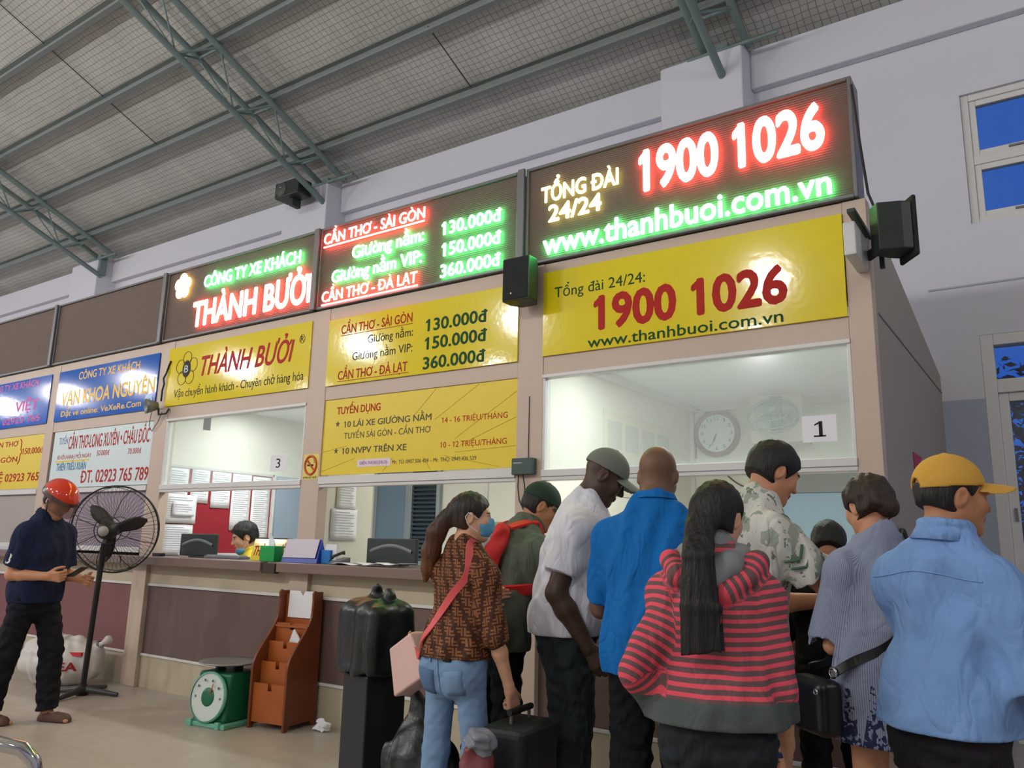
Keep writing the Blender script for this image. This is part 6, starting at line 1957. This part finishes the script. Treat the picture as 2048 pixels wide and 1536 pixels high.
P10 = Person('person with hair pinned in a low bun wearing a grey-blue dress with embroidered hem', (0,0), -38, 1.665, 'f', 1.02, lean=6, head=(-10, 14, 0),
             armR=((.2, .25, -1), (-.2, 1, .1)), armL=((-.12, .18, -1), (.5, .8, .1)), skin=skA)
settle(P10, (-0.655, 3.46))
P10.body()
def skirt10(F):
    a = P10.sp[0]; zb = P10.hipz-.125*P10.H
    F.etube(V3(a[0][0], a[0][1], zb-.05), P10.sp[1][0]+V3(0, 0, .02), (.225, .195), (.180, .145), (1, 0, 0), None, .06, 2.0)
    for sh, (e, w, _) in ((P10.shR, P10.armR), (P10.shL, P10.armL)):
        F.cone(sh, e+V3(0, 0, -.015), .064, .090, .03, flat=True, hollow=.008)
P10.top('dress', dress_mat(P10.hipz-.125*P10.H), hem=-.125, sleeve=.9, sr=(.064, .086), inf=.018, seed=101, loose=[.02, .02, .02, .02, .012, 0, 0, 0], extra=skirt10, fold=.006, wl=.14, neckr=.098, bust=1.0, fstretch=(1, 1, .3))
def bun10(F, W, R, q):
    F.ell(W(.018, -.100, -.030), [.046*q, .038*q, .046*q], .018, R)
P10.hair(hairb, vol=.018, line=.036, nape=-.07, extra=bun10, fold=.003)
P10.shoes(mat('brown_sandal', (92, 66, 54), 0.6))

# ---- 11. man in the yellow cap --------------------------------------------------
P11 = Person('person in mustard yellow cap and light blue short-sleeved shirt at the right edge', (0,0), 26, 1.645, 'm', .80, lean=4, side=3, head=(32, 4, 0),
             armR=((.26, .16, -1), (.20, .95, .10)), armL=((.02, .38, -1), (.2, 1, .1)), skin=skT)
settle(P11, (-0.286, 2.80))
P11.body(hands=((None, (-1, 0, .4), (0, 0, 1), (45, 45, 30)), (None,)))
t11 = P11.top('shirt', cloth('light_blue_shirt', (122, 158, 212), .8, .03), hem=-.012, sleeve=.93, sr=(.074, .090), inf=.018, collar=.042, seed=111, loose=[.016, .016, .018, .014, .006, 0, 0, 0], fold=.007, wl=.16, fstretch=(1, .8, .55), extra=lambda F: F.cone(P11.neck0+V3(0, -.025, -.07), P11.neck0+V3(0, -.012, .0), .080, .070, .02).etube(P11.sp[0][0]+V3(0, 0, .0), P11.sp[2][0], (.185, .150), (.172, .138), (1, 0, 0), None, .05))
collar(P11, t11, MATS['light_blue_shirt'], .069, .040, .058)
# back yoke seam and shoulder creases of the shirt
seam = MATS['light_blue_shirt']
zz = P11.neck0[2]-.115
pl = [hit(t11, V3(-.17+.34*i/24, -.5, zz-.012*math.cos(i/24*6.28)), (0, 1, 0))[0] for i in range(25)]
pl = [q+Vector((0, -.001, 0)) for q in pl if q is not None]
if len(pl) > 5: MB().tube(pl, .0022, 5).build('yoke_seam', seam, t11)
P11.trousers('trousers', cloth('dark_grey_trousers', (34, 32, 36)), end=.99, knee=.078, ankle=.070, thigh=.102)
P11.hair(hairm, vol=.008, line=.026, nape=-.072, under=.028)
P11.cap(mat('mustard_cap', (206, 158, 66), .85, var=.05), tilt=-6, back=True)
P11.shoes(mat('black_shoe', (24, 24, 24), .4))
# ================================================================== things people wear or hold
# ---- handset in the hands of the person in the helmet
ph = to_world(P1, (P1.armR[1]+P1.armL[1])/2+V3(.02, .12, .05))
o = MB().obox((0, 0, 0), (.037, 0, 0), (0, .075, 0), (0, 0, .005)).build('phone', mat('black_phone', (20, 20, 24), .2), bevel=.004); o.location = ph; o.rotation_euler = (.5, 0, P1.root.rotation_euler[2])
tag(o, 'black phone held by the person in the red helmet', 'phone')
# ---- pink shoulder bag and strap of the woman in brown
r = thing('handbag', 'pale pink handbag on a coral strap hanging at the hip of the woman in brown', 'handbag', to_world(P3, (0, 0, 0)), P3.root.rotation_euler[2])
sc = P3.sc
hz = P3.hipz
pk = mat('pale_pink_leather', (218, 180, 172), .45, bump=.05, bscale=200)
coral = mat('coral_strap', (222, 92, 92), .5)
bc = V3(-.265, .0, hz-.035)       # centre of the bag
bag = MB()
R_ = rotz(D2R(-12)) @ roty(D2R(-28))
def bp_(x, y, z): return Vector(bc+R_ @ V3(x, y, z))
prof = [(-.14, -.125), (.14, -.125), (.095, .09), (-.095, .09)]
vs = [bp_(u, -.055, v) for u, v in prof]+[bp_(u, .055, v) for u, v in prof]
vs += [bp_(-.07, 0, .105), bp_(.07, 0, .105)]
bag.add(vs, [(0, 1, 2, 3), (7, 6, 5, 4), (0, 4, 5, 1), (1, 5, 6, 2), (3, 7, 4, 0), (3, 2, 9, 8), (6, 7, 8, 9), (2, 6, 9), (7, 3, 8)])
bag.build('bag_body', pk, r, bevel=.010, seg=3)
sp_ = P3.sp
def strap_pt(i, fx, fy, ex=.03):
    c, w, d, R = sp_[i]; l = math.hypot(fx, fy)
    return c+R @ V3((w+ex)*fx/l, (d+ex)*fy/l, 0)
shp = P3.neck0*.45+P3.shR*.55+V3(0, 0, .068)
top_ = bp_(.02, 0, .108)
pts = [Vector(top_), Vector(strap_pt(1, -.80, -.60, .045)), Vector(strap_pt(2, -.62, -.78, .058)), Vector(strap_pt(3, -.30, -.95, .056)), Vector(strap_pt(4, .28, -.95, .046)), Vector(strap_pt(5, .62, -.78, .035)), Vector(shp+V3(.0, -.045, .0)), Vector(shp), Vector(shp+V3(0, .05, -.03)), Vector(strap_pt(5, .45, .9, .04)), Vector(strap_pt(4, -.1, 1, .05)), Vector(strap_pt(3, -.55, .85, .045)), Vector(strap_pt(1, -.98, .2, .05)), Vector(bp_(-.06, 0, .105))]
def ribbon(mb, pts, w, t, centre, n=8):
    P = []
    for i in range(len(pts)-1):
        p0 = pts[max(0, i-1)]; p1 = pts[i]; p2 = pts[i+1]; p3 = pts[min(len(pts)-1, i+2)]
        for k in range(n):
            u = k/n
            P.append(.5*((2*p1)+(-p0+p2)*u+(2*p0-5*p1+4*p2-p3)*u*u+(-p0+3*p1-3*p2+p3)*u**3))
    P.append(pts[-1])
    vs = []; fs = []
    for i, p in enumerate(P):
        d = (P[min(len(P)-1, i+1)]-P[max(0, i-1)]).normalized()
        c = centre(p) if callable(centre) else centre
        o_ = (p-c); o_ = (o_-d*o_.dot(d)).normalized(); s_ = d.cross(o_).normalized()
        vs += [p+s_*w+o_*t, p-s_*w+o_*t, p-s_*w-o_*t, p+s_*w-o_*t]
    for i in range(len(P)-1):
        for k in range(4): fs.append((4*i+k, 4*i+(k+1) % 4, 4*i+4+(k+1) % 4, 4*i+4+k))
    fs += [(0, 1, 2, 3), (4*len(P)-1, 4*len(P)-2, 4*len(P)-3, 4*len(P)-4)]
    return mb.add(vs, fs, 0, False)
axis3 = lambda p: Vector((sp_[3][0][0], sp_[3][0][1], p.z))
ribbon(MB(), pts, .017, .003, axis3).build('strap', coral, r)
MB().lathe([(.014, -.004), (.020, 0), (.014, .004), (.010, 0), (.014, -.004)], top_, (1, .3, 0), 16).lathe([(.010, -.004), (.015, 0), (.010, .004), (.007, 0), (.010, -.004)], Vector(top_)+Vector((-.006, -.005, -.02)), (.2, 1, 0), 16).build('gold_ring', mat('rose_gold', (220, 170, 130), .25, 1.0), r)
# ---- travel case under her right hand, parcel leaning on it
r = thing('suitcase', 'black travel case with a pull handle held by the woman in brown', 'suitcase', (0, 0, 0), 0)
MB().box(-.17, .17, -.11, .11, .05, .60).build('shell', mat('black_luggage_fabric', (26, 28, 30), .55, bump=.1, bscale=200), r, bevel=.04, seg=4)
MB().box(-.14, .14, -.125, -.105, .10, .42).build('front_pocket', mat('black_luggage_fabric', (26, 28, 30), .55), r, bevel=.015)
for xx in (-.08, .08): MB().tube([(xx, .09, .58), (xx, .09, .735)], .008, 8).build('handle_tube', mat('grey_metal', (120, 120, 118), .4, .6), r)
MB().tube([(-.10, .09, .735), (.10, .09, .735)], .014, 10).build('grip', mat('black_plastic', (26, 26, 28), .4), r)
for xx in (-.15, .15): MB().lathe([(0, -.015), (.045, -.015), (.05, 0), (.045, .015), (0, .015)], (xx, .09, .05), (1, 0, 0), 18).build('wheel', mat('black_plastic', (26, 26, 28), .4), r)
hand3 = to_world(P3, P3.armR[1]+nrm(V3(.05, .35, -1))*.085)
r.rotation_euler = (0, 0, P3.root.rotation_euler[2]-math.pi/2+.12)
case_off = Matrix.Rotation(r.rotation_euler[2], 3, 'Z') @ Vector((0, .0, 0))
CASE = Vector((hand3.x+.035, hand3.y, 0)); r.location = CASE
for ch_ in r.children:
    if ch_.name.startswith(('grip', 'handle_tube')):
        for v in ch_.data.vertices:
            v.co.y -= .09
            v.co.z += (hand3.z-.735) if v.co.z > .66 else 0
r = thing('wrapped_parcel', 'pink parcel in clear plastic leaning on the black travel case', 'parcel', (CASE.x-.03, CASE.y-.275, 0), .3)
F = Field((-.2, -.2, -.03), (.2, .2, .72), .009); F.box((0, 0, .27), (.065, .05, .27), rotx(.0), .04, 0); F.folds(.006, .12, 8); F.cut((0, 0, 0), (0, 0, -1))
F.mesh('pink_wrap', mat('dusty_pink_wrap', (128, 62, 68), .5), r)
F = Field((-.2, -.2, .3), (.25, .2, .8), .008); F.ell((.02, -.01, .56), (.06, .05, .05), 0); F.folds(.008, .07, 6)
F.mesh('clear_plastic', mat('cloudy_plastic', (130, 134, 144), .12), r)
# ---- red and grey backpack of the person in the green cap
r = thing('backpack', 'red backpack with a grey panel on the person in the green cap', 'backpack', to_world(P4, (0, 0, 0)), P4.root.rotation_euler[2])
c, w, d, R = P4.sp[4]
q0 = c+R @ V3(-.02, -d-.085, .0)
F = Field(q0-.36, q0+.36, .008)
F.box(q0, (.125, .055, .19), R, .045, 0); F.box(q0+R @ V3(0, -.045, -.05), (.095, .035, .11), R, .03, .03); F.folds(.004, .1, 4)
red_b = mat('red_backpack_nylon', (206, 44, 42), .6, bump=.1, bscale=200)
o, p, q = F.mesh('pack', [red_b, mat('grey_backpack_panel', (140, 150, 150), .6)], r)
L = (p[q].mean(1)-q0) @ R
o.data.polygons.foreach_set('material_index', ((L[:,1] < -.02) & (np.abs(L[:,0]) < .095)).astype(np.int32))
for g in (1, -1):
    c5, w5, d5, R5 = P4.sp[5]; c4, w4, d4, R4 = P4.sp[4]; c3, w3, d3, R3 = P4.sp[3]
    t0 = P4.neck0*.5+(P4.shR if g > 0 else P4.shL)*.5
    pts = [Vector(q0+R @ V3(.07*g, .05, .19)), Vector(t0+R5 @ V3(0, -.05, .075)), Vector(t0+R5 @ V3(0, .02, .085)), Vector(c5+R5 @ V3(.115*g, d5+.045, .0)), Vector(c4+R4 @ V3(.15*g, d4+.035, -.02)), Vector(c4+R4 @ V3(w4+.055 if g > 0 else -(w4+.055), .0, -.09)), Vector(q0+R @ V3(.13*g, .05, -.17))]
    ribbon(MB(), pts, .030, .007, lambda p: Vector(c4)*.5+Vector(c5)*.5).build('shoulder_strap', red_b, r)
# ---- black shoulder bag of the woman in the dress
r = thing('shoulder_bag', 'black shoulder bag with metal rings at the left side of the grey-blue dress', 'handbag', to_world(P10, (0, 0, 0)), P10.root.rotation_euler[2])
c1, w1_, d1_, R1 = P10.sp[1]
q0 = c1+V3(-w1_-.115, .03, -.03)
blk = mat('black_bag_leather', (22, 22, 24), .35)
F = Field(q0-.3, q0+.3, .008); F.box(q0+V3(0, 0, -.06), (.05, .11, .10), rotz(.15), .035, 0)
F.mesh('bag_body', blk, r)
sp_10 = P10.sp
def s10(i, fx, fy, ex): 
    c, w, d, R = sp_10[i]; l = math.hypot(fx, fy); return Vector(c+R @ V3((w+ex)*fx/l, (d+ex)*fy/l, 0))
shp = P10.neck0*.45+P10.shR*.55+V3(0, 0, .075)
pts = [Vector(q0+V3(.03, -.08, .06)), s10(2, -.85, -.55, .085), s10(3, -.30, -.95, .085), s10(4, .35, -.92, .075), Vector(shp+V3(0, -.05, 0)), Vector(shp), Vector(shp+V3(0, .05, -.02)), s10(4, .0, 1, .075), s10(2, -.7, .7, .08), Vector(q0+V3(.02, .10, .06))]
ribbon(MB(), pts, .016, .004, lambda p: Vector((sp_10[3][0][0], sp_10[3][0][1], p.z))).build('strap', blk, r)
MB().lathe([(.016, -.004), (.022, 0), (.016, .004), (.012, 0), (.016, -.004)], q0+V3(.03, -.085, .065), (1, .3, 0), 16).lathe([(.008, -.003), (.012, 0), (.008, .003), (.006, 0), (.008, -.003)], q0+V3(-.045, -.10, -.0), (1, .3, 0), 16).build('metal_ring', mat('bright_metal', (220, 220, 220), .2, 1.0), r)
# ---- paper in the hand of the man in the yellow cap
hand = P11.armR[1]+nrm(P11.armR[1]-P11.armR[0])*.10
g = MB(); vs = []; fs = []
for a in range(6):
    for b in range(6): vs.append((-.075+.15*a/5, .015*math.sin(a*.9)+.01*b, -.02+.20*b/5))
for a in range(5):
    for b in range(5): fs.append((a*6+b, a*6+b+1, a*6+b+7, a*6+b+6))
o = g.add(vs, fs, 0, True).build('paper_sheet', paper); o.location = to_world(P11, hand+V3(-.03, .03, .02)); o.rotation_euler = (-.3, .1, P11.root.rotation_euler[2]+.5)
so = o.modifiers.new('thickness', 'SOLIDIFY'); so.thickness = .0015
tag(o, 'white paper held by the person in the yellow cap at the right edge', 'paper')
# ---- slip in the hand of the person in camouflage
hand = P8.armR[1]+nrm(P8.armR[1]-P8.armR[0])*.11
o = MB().obox((0, 0, 0), (.035, 0, 0), (0, .05, 0), (0, 0, .001)).build('ticket_slip', paper); o.location = to_world(P8, hand+V3(.02, .02, -.01)); o.rotation_euler = (.3, .4, .2)
tag(o, 'small white slip in the hand of the person in camouflage', 'paper')
# ---- stool under the clerk
hipw = to_world(P2, (P2.hpR+P2.hpL)/2)
r = thing('stool', 'stool under the seated clerk', 'stool', (hipw.x, hipw.y, 0), P2.root.rotation_euler[2])
zt = hipw.z-.125
MB().lathe([(0, zt), (.17, zt), (.18, zt-.02), (.17, zt-.04), (0, zt-.04)], n=28).build('seat', mat('black_vinyl', (28, 28, 30), .5), r)
for i in range(4):
    a = math.pi/4+i*math.pi/2
    MB().tube([(.12*math.cos(a), .12*math.sin(a), zt-.04), (.19*math.cos(a), .19*math.sin(a), 0)], .012, 10).build('leg', chm, r)
